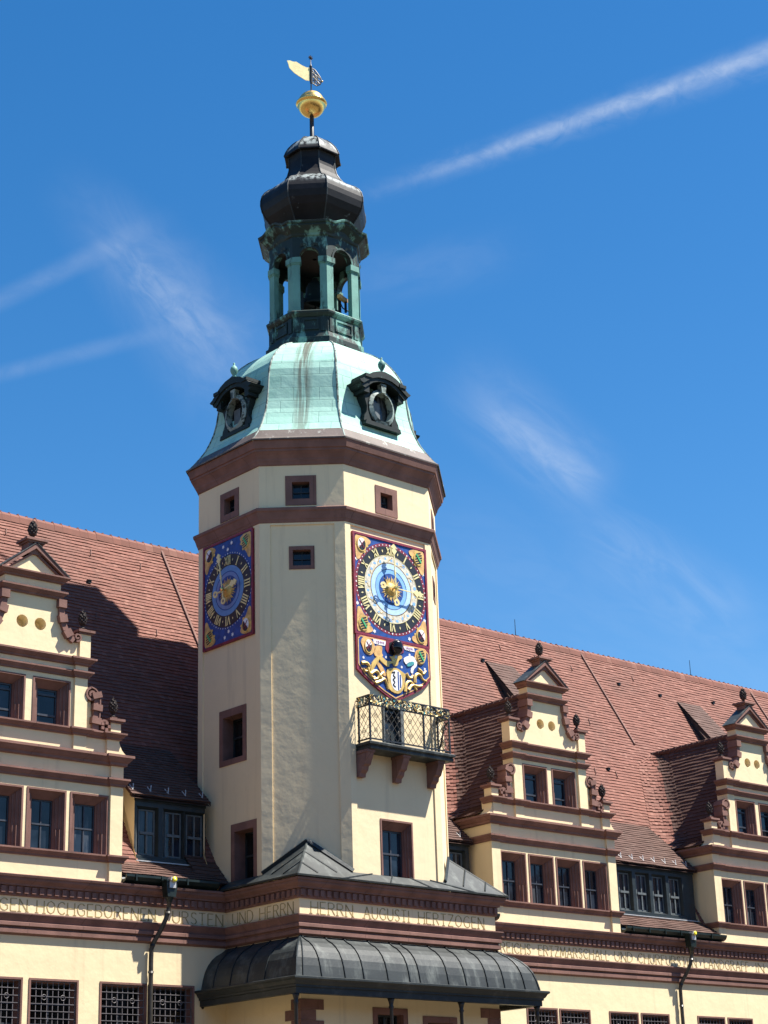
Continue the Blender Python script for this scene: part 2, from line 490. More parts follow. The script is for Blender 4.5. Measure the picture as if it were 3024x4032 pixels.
# ------------------------------------------------------------------ mesh helpers
class MB:
    def __init__(s):
        s.v, s.f, s.mi, s.uv, s.m = [], [], [], [], 0

    def face(s, pts, uvs=None):
        i = len(s.v)
        s.v += [tuple(p) for p in pts]
        s.f.append(tuple(range(i, i + len(pts))))
        s.mi.append(s.m)
        s.uv.append(uvs)

    def box(s, x0, x1, y0, y1, z0, z1):
        i = len(s.v)
        s.v += [(x0, y0, z0), (x1, y0, z0), (x1, y1, z0), (x0, y1, z0), (x0, y0, z1), (x1, y0, z1), (x1, y1, z1), (x0, y1, z1)]
        for q in ((0, 3, 2, 1), (4, 5, 6, 7), (0, 1, 5, 4), (1, 2, 6, 5), (2, 3, 7, 6), (3, 0, 4, 7)):
            s.f.append(tuple(i + k for k in q))
            s.mi.append(s.m)
            s.uv.append(None)

    def ext(s, poly, y0, y1):
        """Extrude an outline in the x-z plane from y0 (front) to y1."""
        s.face([(x, y0, z) for x, z in poly])
        n = len(poly)
        for k in range(n):
            (a, b), (c, d) = poly[k], poly[(k + 1) % n]
            s.face([(a, y0, b), (a, y1, b), (c, y1, d), (c, y0, d)])

    def bar(s, a, b, w, d=None):
        """A square bar between two points."""
        a, b = Vector(a), Vector(b)
        t = (b - a).normalized()
        ref = Vector((0, 1, 0)) if abs(t.y) < 0.9 else Vector((0, 0, 1))
        e1 = t.cross(ref).normalized() * (w / 2)
        e2 = t.cross(e1).normalized() * ((d or w) / 2)
        q = [(-1, -1), (1, -1), (1, 1), (-1, 1)]
        A = [a + e1 * i + e2 * j for i, j in q]
        B = [b + e1 * i + e2 * j for i, j in q]
        s.face(A[::-1])
        s.face(B)
        for k in range(4):
            s.face([A[k], A[(k + 1) % 4], B[(k + 1) % 4], B[k]])

    def tube(s, path, r, n=8):
        path = [Vector(p) for p in path]
        rings = []
        e = None
        for k, p in enumerate(path):
            t = (path[min(k + 1, len(path) - 1)] - path[max(k - 1, 0)]).normalized()
            if e is None:
                ref = Vector((0, 0, 1)) if abs(t.z) < 0.9 else Vector((1, 0, 0))
                e = t.cross(ref).normalized()
            else:
                e = (e - t * e.dot(t)).normalized()
            f = t.cross(e)
            rr = r[k] if isinstance(r, (list, tuple)) else r
            i = len(s.v)
            s.v += [tuple(p + (e * cos(2 * pi * j / n) + f * sin(2 * pi * j / n)) * rr) for j in range(n)]
            rings.append(i)
        for a, b in zip(rings, rings[1:]):
            for j in range(n):
                j2 = (j + 1) % n
                s.f.append((a + j, a + j2, b + j2, b + j))
                s.mi.append(s.m)
                s.uv.append(None)
        for i in (rings[0], rings[-1]):
            s.f.append(tuple(i + j for j in range(n)))
            s.mi.append(s.m)
            s.uv.append(None)

    def lathe(s, prof, n=20, c=(0, 0), wob=None):
        rings = []
        for r, z in prof:
            i = len(s.v)
            for j in range(n):
                a = 2 * pi * j / n
                rr = r * (wob(a, z) if wob else 1)
                s.v.append((c[0] + rr * cos(a), c[1] + rr * sin(a), z))
            rings.append(i)
        for a, b in zip(rings, rings[1:]):
            for j in range(n):
                j2 = (j + 1) % n
                s.f.append((a + j, a + j2, b + j2, b + j))
                s.mi.append(s.m)
                s.uv.append(None)
        for i in (rings[0], rings[-1]):
            s.f.append(tuple(i + j for j in range(n)))
            s.mi.append(s.m)
            s.uv.append(None)

    def sweep(s, path, prof, closed=False, caps=True):
        """Run a moulding (out, z) along a plan path; outward is to the right of the path's direction."""
        n = len(path)
        P_ = [Vector((p[0], p[1])) for p in path]
        norms = []
        for k in range(n if closed else n - 1):
            d = (P_[(k + 1) % n] - P_[k]).normalized()
            norms.append(Vector((d.y, -d.x)))
        mit = []
        for k in range(n):
            if closed:
                a, b = norms[k - 1], norms[k]
            else:
                a, b = norms[max(k - 1, 0)], norms[min(k, n - 2)]
            m = (a + b)
            m = m / max(1e-6, m.length_squared) * 2
            mit.append(m)
        ring = [[(P_[k].x + mit[k].x * o, P_[k].y + mit[k].y * o, z) for o, z in prof] for k in range(n)]
        for k in range(n if closed else n - 1):
            A, B = ring[k], ring[(k + 1) % n]
            for i in range(len(prof) - 1):
                s.face([A[i], B[i], B[i + 1], A[i + 1]])
        if caps and not closed:
            s.face(ring[0][::-1])
            s.face(ring[-1])

    def annulus(s, cx, cz, r0, r1, y, n=64, a0=0.0, a1=2 * pi):
        for k in range(n):
            a, b = a0 + (a1 - a0) * k / n, a0 + (a1 - a0) * (k + 1) / n
            if r0 <= 0:
                s.face([(cx, y, cz), (cx + r1 * sin(a), y, cz + r1 * cos(a)), (cx + r1 * sin(b), y, cz + r1 * cos(b))])
            else:
                s.face([(cx + r * sin(t), y, cz + r * cos(t)) for r, t in ((r0, a), (r1, a), (r1, b), (r0, b))])

    def flat(s, poly, y):
        s.face([(x, y, z) for x, z in poly])

    def sheet(s, x0, x1, z0, z1, y, holes=()):
        """A wall plane at depth y with rectangular openings."""
        xs = sorted({x0, x1} | {min(max(h[i], x0), x1) for h in holes for i in (0, 1)})
        zs = sorted({z0, z1} | {min(max(h[i], z0), z1) for h in holes for i in (2, 3)})
        for a, b in zip(xs, xs[1:]):
            for c, d in zip(zs, zs[1:]):
                mx, mz = (a + b) / 2, (c + d) / 2
                if any(h[0] < mx < h[1] and h[2] < mz < h[3] for h in holes):
                    continue
                s.face([(a, y, c), (b, y, c), (b, y, d), (a, y, d)])

    def holed(s, outer, holes, y):
        polys = [[Vector((x, z, 0)) for x, z in p] for p in [outer] + list(holes)]
        allp = [p for q in polys for p in q]
        for t in tessellate_polygon(polys):
            s.face([(allp[i].x, y, allp[i].y) for i in t])

    def xf(s, fn):
        s.v = [tuple(fn(Vector(p))) for p in s.v]
        return s

    def build(s, name, mats, parent=None, smooth=False, off=(0, 0, 0)):
        me = bpy.data.meshes.new(name)
        v = [(p[0] - off[0], p[1] - off[1], p[2] - off[2]) for p in s.v] if any(off) else s.v
        me.from_pydata(v, [], s.f)
        if not isinstance(mats, (list, tuple)):
            mats = [mats]
        for m in mats:
            me.materials.append(M[m])
        if len(mats) > 1:
            me.polygons.foreach_set('material_index', s.mi)
        if any(u for u in s.uv):
            l = me.uv_layers.new(name='UVMap')
            flat = []
            for f, u in zip(s.f, s.uv):
                for k in range(len(f)):
                    flat += list(u[k]) if u else [0.5, 0.5]
            l.data.foreach_set('uv', flat)
        if smooth:
            me.polygons.foreach_set('use_smooth', [True] * len(s.f))
        me.update()
        o = bpy.data.objects.new(name, me)
        COL.objects.link(o)
        if parent:
            o.parent = parent
        return o


def thing(name, label, cat, loc=(0, 0, 0), rz=0.0, group=None):
    o = bpy.data.objects.new(name, None)
    COL.objects.link(o)
    o.location = loc
    o.rotation_euler = (0, 0, rz)
    o['label'] = label
    o['category'] = cat
    if group:
        o['group'] = group
    return o


def tag(o, label, cat, group=None):
    o['label'] = label
    o['category'] = cat
    if group:
        o['group'] = group
    return o


def copy_tree(o, parent=None):
    c = o.copy()
    COL.objects.link(c)
    if parent:
        c.parent = parent
    for ch in [q for q in bpy.data.objects if q.parent == o]:
        copy_tree(ch, c)
    return c


class Frame:
    """A wall's own axes: u along it to the right, y into the building, z up."""

    def __init__(s, x, y, a):
        s.x, s.y, s.a = x, y, a
        s.mat = Matrix.Translation((x, y, 0)) @ Matrix.Rotation(a, 4, 'Z')

    def w(s, u, y, z):
        return s.mat @ Vector((u, y, z))


LW = Frame(-2.6, 4.25, R(-2.4))
RW = Frame(12.2, 4.92, R(-1.0))
FA = Frame(-2.5, 6.25, R(-90))
FB = Frame(-2.5, 2.25, R(-41.987))
FC = Frame(0, 0, 0)
FD = Frame(4.6, 0, R(41.987))
SL = 1.69                       # rise of the main roof per metre
ROOF_Y0, ROOF_Z0 = 0.3, 12.5
RIDGE_Y, RIDGE_Z = 10.4, 29.57


def roof_y(z):
    return (z - ROOF_Z0) / SL + ROOF_Y0


def tiles(mb, o, eu, es, length, span, row=0.255, tw=0.215, seed=0, lift=0.05, bend=None, skip=None):
    """Rows of overlapping flat tiles. o origin on the eave, eu along the eave, es up the slope, span(s)->(u0,u1)."""
    rnd = random.Random(seed)
    o, eu, es = Vector(o), Vector(eu).normalized(), Vector(es).normalized()
    nrm = eu.cross(es)
    nr = int(length / row)
    ph = [rnd.uniform(0, 6.28) for _ in range(6)]
    at = bend or (lambda u, s_, h: o + eu * u + es * s_ + nrm * h)
    for r in range(nr + 1):
        s0 = r * row
        s1 = min(s0 + row * 1.3, length)
        if s1 - s0 < 0.03:
            continue
        a, b = span(s0 + row * 0.4)
        if b - a < 0.05:
            continue
        k0, k1 = int(math.floor(a / tw)) - 1, int(math.ceil(b / tw)) + 1
        sh = 0.5 if r % 2 else 0.0
        rr = rnd.uniform(-0.010, 0.010)
        p1, p2 = rnd.uniform(0, 6.28), rnd.uniform(0, 6.28)
        # the row's lower edge wanders gently, as old hand-laid rows do
        wv = lambda u: 0.013 * sin(u * 2.1 + p1) + 0.010 * sin(u * 5.3 + p2) + 0.012 * sin(u * 0.7 + ph[0] + r * .11) + rr
        for k in range(k0, k1):
            u0, u1 = max((k + sh) * tw, a), min((k + 1 + sh) * tw - 0.003, b)
            if u1 - u0 < 0.02 or (skip and skip((u0 + u1) / 2, s0)):
                continue
            h = lift + 0.008 * sin(u0 * 3.1 + p2) + rnd.uniform(-0.002, 0.003)
            d = rnd.uniform(-0.005, 0.005)
            A = at(u0, s0 + wv(u0) + d, h)
            B = at(u1, s0 + wv(u1) + d, h)
            C = at(u1, s1, 0.008)
            D = at(u0, s1, 0.008)
            uv = (k + 0.5 + seed * 13, r + 0.5)
            mb.face([A, B, C, D], [uv] * 4)
            t = lift * 0.8
            mb.face([at(u0, s0 + wv(u0) + d, h - t), at(u1, s0 + wv(u1) + d, h - t), B, A], [uv] * 4)
    return mb


def surround_window(parent, u0, u1, z0, z1, iw, depth, proud=0.03, y=0.0, mats=('stone', 'sash', 'glass'), nx=2, zbars=(0.5,),
                    bw=0.05, splay=True, sill=False, flutes=False, off=(0, 0, 0), bottom=True, top_h=None):
    """A stone surround (part 'window') with its sash and pane as sub-parts. iw: width of the surround."""
    th = top_h or iw
    mb = MB()
    e = 0.07 if splay else iw
    O = [(u0, z0), (u1, z0), (u1, z1), (u0, z1)]
    bz = iw if bottom else 0.0
    F = [(u0 + e, z0 + (min(e, bz))), (u1 - e, z0 + (min(e, bz))), (u1 - e, z1 - e), (u0 + e, z1 - e)]
    I = [(u0 + iw, z0 + bz), (u1 - iw, z0 + bz), (u1 - iw, z1 - th), (u0 + iw, z1 - th)]
    yf, ys = y - proud, y + (depth * 0.72 if splay else -proud)
    if not splay:
        F = I
        ys = yf
    for k in range(4):
        k2 = (k + 1) % 4
        q = lambda p, yy: (p[0], yy, p[1])
        mb.face([q(O[k], y + 0.02), q(O[k2], y + 0.02), q(O[k2], yf), q(O[k], yf)])
        mb.face([q(O[k], yf), q(O[k2], yf), q(F[k2], yf), q(F[k], yf)])
        if splay:
            mb.face([q(F[k], yf), q(F[k2], yf), q(F[k2], yf + 0.05), q(F[k], yf + 0.05)])
            mb.face([q(F[k], yf + 0.05), q(F[k2], yf + 0.05), q(I[k2], ys), q(I[k], ys)])
        mb.face([q(I[k], ys), q(I[k2], ys), q(I[k2], y + depth), q(I[k], y + depth)])
    if flutes:
        zm = z0 + (z1 - z0) * 0.36
        for sgn, ux, ix in ((1, u0 + e, u0 + iw), (-1, u1 - e, u1 - iw)):
            for t in (0.12, 0.45, 0.78):
                ux_ = ux + (ix - ux) * t
                yy = yf + 0.05 + (ys - yf - 0.05) * t
                zt = z1 - e - (th - e) * t - 0.02
                mb.box(ux_ - 0.022, ux_ + 0.022, yy - 0.03, yy + 0.04, zm, zt)
            for t in (0.28, 0.62):
                ux_ = ux + (ix - ux) * t
                yy = yf + 0.05 + (ys - yf - 0.05) * t
                mb.box(ux_ - 0.05, ux_ + 0.05, yy - 0.03, yy + 0.04, z0 + 0.01, zm)
    w = mb.build('window', mats[0], parent, off=off)
    a, b, c, d = I[0][0], I[1][0], I[0][1], I[2][1]
    yd = y + depth
    sb = MB()
    sb.box(a, a + bw, yd - 0.06, yd, c, d)
    sb.box(b - bw, b, yd - 0.06, yd, c, d)
    sb.box(a + bw, b - bw, yd - 0.06, yd, c, c + bw)
    sb.box(a + bw, b - bw, yd - 0.06, yd, d - bw, d)
    for i in range(1, nx):
        x = a + (b - a) * i / nx
        sb.box(x - bw * 0.55, x + bw * 0.55, yd - 0.065, yd - 0.004, c + bw, d - bw)
    for t in zbars:
        z = c + (d - c) * t
        sb.box(a + bw, b - bw, yd - 0.085, yd - 0.012, z - bw * 0.6, z + bw * 0.6)
    sb.build('sash', mats[1], w, off=off)
    g = MB()
    g.sheet(a, b, c, d, yd - 0.02)
    g.build('pane', mats[2], w, off=off)
    return w


# stroke lettering -------------------------------------------------------------
GLY = {
    'A': (.72, [[(0, 0), (.36, 1), (.72, 0)], [(.13, .36), (.59, .36)]]),
    'B': (.58, [[(0, 0), (0, 1), (.36, 1), (.52, .88), (.52, .66), (.36, .54), (0, .54)], [(.36, .54), (.58, .4), (.58, .14), (.4, 0), (0, 0)]]),
    'C': (.66, [[(.66, .84), (.5, .98), (.3, .98), (.1, .82), (0, .5), (.1, .18), (.3, .02), (.5, .02), (.66, .16)]]),
    'D': (.68, [[(0, 0), (0, 1), (.34, 1), (.58, .82), (.68, .5), (.58, .18), (.34, 0), (0, 0)]]),
    'E': (.52, [[(.52, 1), (0, 1), (0, 0), (.52, 0)], [(0, .52), (.42, .52)]]),
    'F': (.5, [[(.5, 1), (0, 1), (0, 0)], [(0, .52), (.4, .52)]]),
    'G': (.7, [[(.66, .84), (.5, .98), (.3, .98), (.1, .82), (0, .5), (.1, .18), (.3, .02), (.5, .02), (.68, .14), (.68, .46), (.46, .46)]]),
    'H': (.66, [[(0, 0), (0, 1)], [(.66, 0), (.66, 1)], [(0, .52), (.66, .52)]]),
    'I': (.06, [[(.03, 0), (.03, 1)]]),
    'L': (.5, [[(0, 1), (0, 0), (.5, 0)]]),
    'M': (.8, [[(0, 0), (.08, 1), (.4, .12), (.72, 1), (.8, 0)]]),
    'N': (.66, [[(0, 0), (0, 1), (.66, 0), (.66, 1)]]),
    'O': (.74, [[(.37, 1), (.12, .86), (0, .5), (.12, .14), (.37, 0), (.62, .14), (.74, .5), (.62, .86), (.37, 1)]]),
    'R': (.6, [[(0, 0), (0, 1), (.36, 1), (.54, .88), (.54, .64), (.36, .52), (0, .52)], [(.3, .52), (.6, 0)]]),
    'S': (.5, [[(.48, .86), (.34, .99), (.14, .97), (.02, .8), (.08, .6), (.4, .44), (.5, .24), (.4, .05), (.18, 0), (0, .14)]]),
    'T': (.6, [[(.3, 0), (.3, 1)], [(0, 1), (.6, 1)]]),
    'U': (.62, [[(0, 1), (0, .25), (.14, .04), (.31, 0), (.48, .04), (.62, .25), (.62, 1)]]),
    'Z': (.58, [[(0, 1), (.58, 1), (0, 0), (.58, 0)]]),
    'V': (.66, [[(0, 1), (.33, 0), (.66, 1)]]),
    'X': (.6, [[(0, 1), (.6, 0)], [(0, 0), (.6, 1)]]),
    '1': (.2, [[(0, .8), (.16, 1), (.16, 0)]]),
    '5': (.44, [[(.42, 1), (.06, 1), (.02, .56), (.26, .62), (.44, .4), (.4, .1), (.2, 0), (0, .08)]]),
    '9': (.44, [[(.44, .7), (.3, .98), (.1, .95), (0, .72), (.1, .5), (.34, .5), (.44, .7), (.42, .3), (.2, 0)]]),
    '0': (.46, [[(.23, 1), (.04, .8), (0, .5), (.04, .2), (.23, 0), (.42, .2), (.46, .5), (.42, .8), (.23, 1)]]),
    '6': (.44, [[(.38, .95), (.14, .8), (0, .4), (.08, .08), (.26, 0), (.44, .2), (.4, .46), (.2, .55), (.03, .42)]]),
}
SERIF = {'H': (0, .66), 'I': (.03,), 'N': (0, .66), 'T': (.3,), 'R': (0,), 'F': (0,), 'M': (0, .8), 'A': (0, .72)}


def word(mb, text, u0, u1, z0, h, y, wid=0.042):
    gap = 0.24
    tot_ = sum(GLY[c][0] for c in text) + gap * (len(text) - 1)
    f = (u1 - u0) / tot_
    x = u0
    for c in text:
        w, strokes = GLY[c]
        for st in strokes:
            for (a, b), (c_, d) in zip(st, st[1:]):
                steep = abs(d - b) * h > abs(c_ - a) * f * 0.8
                mb.bar((x + a * f, y, z0 + b * h), (x + c_ * f, y, z0 + d * h), wid if steep else wid * 0.6, 0.008)
        for s_ in SERIF.get(c, ()):
            zz = 0
            mb.bar((x + s_ * f - 0.07, y, z0 + zz), (x + s_ * f + 0.07, y, z0 + zz), wid * 0.5, 0.008)
        x += (w + gap) * f


# eave mouldings, (out, z) ------------------------------------------------------
BANDS = [(0, 10.25), (.05, 10.28), (.13, 10.32), (.13, 10.45), (.07, 10.47), (.07, 10.53), (.17, 10.56), (.17, 10.67), (.10, 10.70), (.12, 10.76), (.22, 10.94), (.22, 10.985), (.02, 10.995)]
CORN = [(0, 11.57), (.05, 11.575), (.07, 11.61), (.07, 11.90), (.15, 11.92), (.16, 11.97), (.21, 12.02), (.27, 12.08), (.29, 12.13), (.29, 12.17), (.33, 12.19), (.35, 12.26), (.32, 12.28), (0, 12.31)]


def dentils(mb, u0, u1, y=0.0, step=0.30, w=0.16):
    n = int(round((u1 - u0) / step))
    for k in range(n):
        u = u0 + (k + 0.5) * (u1 - u0) / n
        mb.box(u - w / 2, u + w / 2, y - 0.145, y - 0.071, 11.66, 11.88)


# ------------------------------------------------------------------ ground
g = MB()
g.face([(-1500, -1500, 0), (1500, -1500, 0), (1500, 1500, 0), (-1500, 1500, 0)])
plaza = g.build('plaza_paving', 'paving')
plaza['kind'] = 'structure'

# ------------------------------------------------------------------ houses on the other sides of the square
M['house_wall'] = plaster('grey_beige_plaster', (0.22, 0.17, 0.11, 1), 0.2)


def house_row(label, fr, length, floors, roof_h):
    t = thing('town_house', label, 'building', (fr.x, fr.y, 0), fr.a, 'houses round the square')
    H = floors * 3.6 + 1.2
    mb = MB()
    holes = []
    n = int(length / 3.2)
    for f in range(floors):
        for k_ in range(n):
            x = (k_ + .5) * length / n
            holes.append((x - .6, x + .6, f * 3.6 + 1.3, f * 3.6 + 3.3))
    mb.sheet(0, length, 0, H, 0, holes)
    for x in (0, length):
        mb.face([(x, 0, 0), (x, 12, 0), (x, 12, H), (x, 6, H + roof_h), (x, 0, H)])
    mb.face([(0, 12, 0), (length, 12, 0), (length, 12, H), (0, 12, H)])
    mb.build('wall', 'house_wall', t)
    mb = MB()
    for h in holes:
        mb.sheet(h[0], h[1], h[2], h[3], .25)
    mb.build('window_panes', 'glass', t)
    mb = MB()
    for y0, y1 in ((-.5, 6), (12.5, 6)):
        mb.face([(-.2, y0, H - .05), (length + .2, y0, H - .05), (length + .2, y1, H + roof_h), (-.2, y1, H + roof_h)])
    mb.build('roof', 'tile_dull', t)


house_row('long plastered house row closing the square behind the viewer', Frame(70, -68, R(180)), 150, 5, 7)
house_row('plastered house row on the left side of the square', Frame(-72, -66, R(90)), 95, 6, 7)
house_row('plastered house row on the right side of the square', Frame(62, 2, R(-90)), 60, 5, 7)

# ------------------------------------------------------------------ town hall wings
def barred_window(root, u0, u1, z0, z1):
    w = surround_window(root, u0, u1, z0, z1, 0.13, 0.42, 0.03, 0.0, ('stone', 'sash', 'glass_dark'), 2, (0.36, 0.68), 0.05, True, bottom=True)
    mb = MB()
    n = max(3, int(round((u1 - u0) / 0.235)))
    for i in range(n + 1):
        x = u0 + 0.10 + (u1 - u0 - 0.2) * i / n
        mb.bar((x, 0.06, z0 + 0.1), (x, 0.06, z1 - 0.1), 0.022)
    m = int(round((z1 - z0) / 0.27))
    for j in range(m + 1):
        z = z0 + 0.1 + (z1 - z0 - 0.2) * j / m
        mb.bar((u0 + 0.08, 0.045, z), (u1 - 0.08, 0.045, z), 0.022)
    # small rings riveted on the grating
    for x in ((u0 * 0.68 + u1 * 0.32), (u0 * 0.3 + u1 * 0.7)):
        pts = [(x + 0.09 * sin(a), 0.03, z1 - 0.62 + 0.09 * cos(a)) for a in [i * pi / 5 for i in range(11)]]
        mb.tube(pts, 0.012, 4)
    mb.build('grating', 'bars', w)
    return w


def roof_part(root, ua, ub, seed, cuts):
    mb = MB()
    es = Vector((0, RIDGE_Y - ROOF_Y0, RIDGE_Z - ROOF_Z0))
    tiles(mb, (0, ROOF_Y0, ROOF_Z0), (1, 0, 0), es, es.length - 0.1, lambda s: (ua, ub), 0.205, 0.20, seed, 0.05,
          skip=lambda u, q: q < 3.9 and any(a < u < b for a, b in cuts))
    b = MB()
    yb = 2 * RIDGE_Y - ROOF_Y0
    d = 0.03
    for q in ([(ua, roof_y(16.0), 16.0 - d), (ub, roof_y(16.0), 16.0 - d), (ub, RIDGE_Y, RIDGE_Z - d), (ua, RIDGE_Y, RIDGE_Z - d)],
              [(ua, yb, ROOF_Z0), (ub, yb, ROOF_Z0), (ub, RIDGE_Y, RIDGE_Z - d), (ua, RIDGE_Y, RIDGE_Z - d)]):
        mb.face(q, [(seed + .5, .5)] * 4)
    r = mb.build('roof', 'tile', root)
    rt = MB()
    n = int((ub - ua) / 0.42)
    rnd = random.Random(seed)
    for i in range(n):
        x = ua + (ub - ua) * i / n
        j = rnd.uniform(-0.012, 0.012)
        uvq = (i + .5, seed + .5)
        prof = [(-0.26, -0.34), (-0.20, -0.05), (-0.10, 0.08), (0, 0.12), (0.10, 0.08), (0.20, -0.05), (0.26, -0.34)]
        L_ = (ub - ua) / n
        for (a, b_), (c, d_) in zip(prof, prof[1:]):
            e = 0.018
            rt.face([(x, RIDGE_Y + a, RIDGE_Z + b_ + j + e), (x + L_ * 1.05, RIDGE_Y + a, RIDGE_Z + b_ + j), (x + L_ * 1.05, RIDGE_Y + c, RIDGE_Z + d_ + j), (x, RIDGE_Y + c, RIDGE_Z + d_ + j + e)], [uvq] * 4)
        rt.face([(x, RIDGE_Y + a * 1.0, RIDGE_Z + b_ + j + 0.018) for a, b_ in prof], [uvq] * len(prof))
        rt.box(x - 0.03, x + 0.04, RIDGE_Y - 0.05, RIDGE_Y + 0.05, RIDGE_Z + 0.10, RIDGE_Z + 0.165 + j)
    rt.build('ridge_tiles', 'tile', root)
    return r


def roof_point(u, z, out=0.0):
    n = Vector((0, -SL, 1)).normalized()
    return Vector((u, roof_y(z), z)) + n * out


def roof_extras(root, strips, vents, hooks):
    for u, z0, z1 in strips:
        mb = MB()
        mb.bar(roof_point(u, z0, 0.07), roof_point(u, z1, 0.07), 0.10, 0.10)
        mb.build('roof_strip', 'stone_dark', root)
    for u, z in vents:
        mb = MB()
        c = roof_point(u, z, 0.06)
        mb.box(c.x - 0.08, c.x + 0.08, c.y - 0.08, c.y + 0.10, c.z - 0.05, c.z + 0.06)
        mb.box(c.x - 0.10, c.x + 0.10, c.y - 0.11, c.y + 0.12, c.z + 0.06, c.z + 0.085)
        mb.build('roof_vent', 'timber', root)
    mb = MB()
    for u, z in hooks:
        a, b = roof_point(u, z, 0.07), roof_point(u + 0.12, z + 0.34, 0.07)
        mb.bar(a, b, 0.035)
        mb.bar(a, roof_point(u - 0.06, z - 0.02, 0.14), 0.03)
    mb.build('roof_hooks', 'stone_dark', root)


WZ0, WZ1 = 6.45, 8.85
# left wing
lw = thing('town_hall_wing', 'left wing of the town hall, its red tiled roof partly in the tower shadow', 'building', (LW.x, LW.y, 0), LW.a, 'town hall wings beside the clock tower')
lwin = [(-13.6, -11.7), (-10.35, -8.43), (-8.19, -6.25), (-5.40, -3.46), (-3.40, -1.44)]
mb = MB()
mb.sheet(-17, 0.2, 0, 12.32, 0, [(a, b, WZ0, WZ1) for a, b in lwin])
mb.face([(-17, 0, 0), (-17, 2 * RIDGE_Y, 0), (-17, 2 * RIDGE_Y, 12.3), (-17, RIDGE_Y, RIDGE_Z - .05), (-17, 0, 12.3)])
mb.face([(-17, 2 * RIDGE_Y, 0), (9, 2 * RIDGE_Y, 0), (9, 2 * RIDGE_Y, 12.6), (-17, 2 * RIDGE_Y, 12.6)])
mb.build('wall', 'plaster', lw)
mb = MB()
mb.sweep([(-17, 0), (0.1, 0)], CORN)
dentils(mb, -17, 0.05)
mb.build('cornice', 'stone', lw)
mb = MB()
mb.sweep([(-17, 0), (0.1, 0)], BANDS)
mb.build('string_course', 'stone', lw)
for a, b in lwin:
    barred_window(lw, a, b, WZ0, WZ1)
mb = MB()
word(mb, 'GEN', -9.42, -8.36, 11.06, 0.42, -0.004)
word(mb, 'HOCHGEBORENEN', -7.98, -3.14, 11.06, 0.42, -0.004)
word(mb, 'FURSTEN', -2.74, -0.18, 11.06, 0.42, -0.004)
mb.build('inscription', 'letter', lw)
roof_part(lw, -17, 9, 3, [(-3.5, -.35)])
roof_extras(lw, [(3.5, 19.0, 29.4)], [(-5.9, 27.3), (-1.2, 26.6)], [(-8.2, 28.6), (-4.7, 28.4), (-0.6, 28.2), (1.9, 28.0), (-1.5, 24.6), (1.4, 24.3), (3.6, 24.2)])
mb = MB()
tiles(mb, (0, 0.0, 12.62), (1, 0, 0), (0, 1, 1), 2.85, lambda s: (-1.2, 0.12), 0.25, 0.215, 5)
mb.build('roof_apron', 'tile_dull', lw)

# right wing
rw = thing('town_hall_wing', 'long right wing of the town hall with red tiled roof in full sun', 'building', (RW.x, RW.y, 0), RW.a, 'town hall wings beside the clock tower')
rwin = [(1.66, 3.55), (3.66, 5.60), (6.82, 8.75), (8.92, 10.85), (12.82, 14.80), (15.0, 16.86), (18.9, 20.85), (21.0, 22.9), (25.2, 27.1)]
mb = MB()
mb.sheet(-5.0, 46, 0, 12.32, 0, [(a, b, WZ0, WZ1) for a, b in rwin])
mb.face([(46, 0, 0), (46, 2 * RIDGE_Y, 0), (46, 2 * RIDGE_Y, 12.3), (46, RIDGE_Y, RIDGE_Z - .05), (46, 0, 12.3)])
mb.face([(-5, 2 * RIDGE_Y, 0), (46, 2 * RIDGE_Y, 0), (46, 2 * RIDGE_Y, 12.6), (-5, 2 * RIDGE_Y, 12.6)])
mb.build('wall', 'plaster', rw)
mb = MB()
mb.sweep([(-4.9, 0), (46, 0)], CORN)
dentils(mb, -4.9, 46)
mb.build('cornice', 'stone', rw)
mb = MB()
mb.sweep([(-4.9, 0), (46, 0)], BANDS)
mb.build('string_course', 'stone', rw)
for a, b in rwin:
    barred_window(rw, a, b, WZ0, WZ1)
mb = MB()
for t, a, b in (('REICHS', 0.32, 2.10), ('ERTZMARSCHALL', 2.6, 7.08), ('UND', 7.46, 8.64), ('CHURFURSTEN', 9.03, 13.08), ('LANDGRAFF', 13.65, 16.95), ('IN', 17.5, 18.1)):
    word(mb, t, a, b, 11.06, 0.42, -0.004)
mb.build('inscription', 'letter', rw)
roof_part(rw, -6, 46, 11, [(-3.9, -.4), (8.75, 14.5)])
roof_extras(rw, [(17.75, 23.6, 29.4), (32.6, 23.6, 29.4)],
            [(8.9, 27.3), (13.6, 27.9), (19.6, 27.7), (22.9, 27.5), (24.6, 26.2), (11.0, 26.2), (27.8, 27.8), (14.2, 21.6)],
            [(10.9, 28.4), (13.4, 28.2), (16.1, 28.0), (21.2, 28.2), (11.9, 25.0), (14.9, 24.4), (9.4, 25.3), (13.0, 21.2), (14.6, 21.2), (11.2, 20.5)])

# lightning rods on the ridge
for u, lab in ((12.85, 'thin lightning rod on the ridge just above the nearer right gable'), (27.35, 'thin lightning rod on the ridge near the right edge of the photo')):
    p = RW.w(u, RIDGE_Y, RIDGE_Z + 0.1)
    mb = MB()
    mb.tube([(0, 0, 0), (0, 0, 0.95)], [0.022, 0.016], 6)
    mb.box(-0.06, 0.06, -0.06, 0.06, 0, 0.06)
    r = mb.build('lightning_rod', 'iron')
    r.location = p
    tag(r, lab, 'lightning rod', 'lightning rods on the roof ridge')

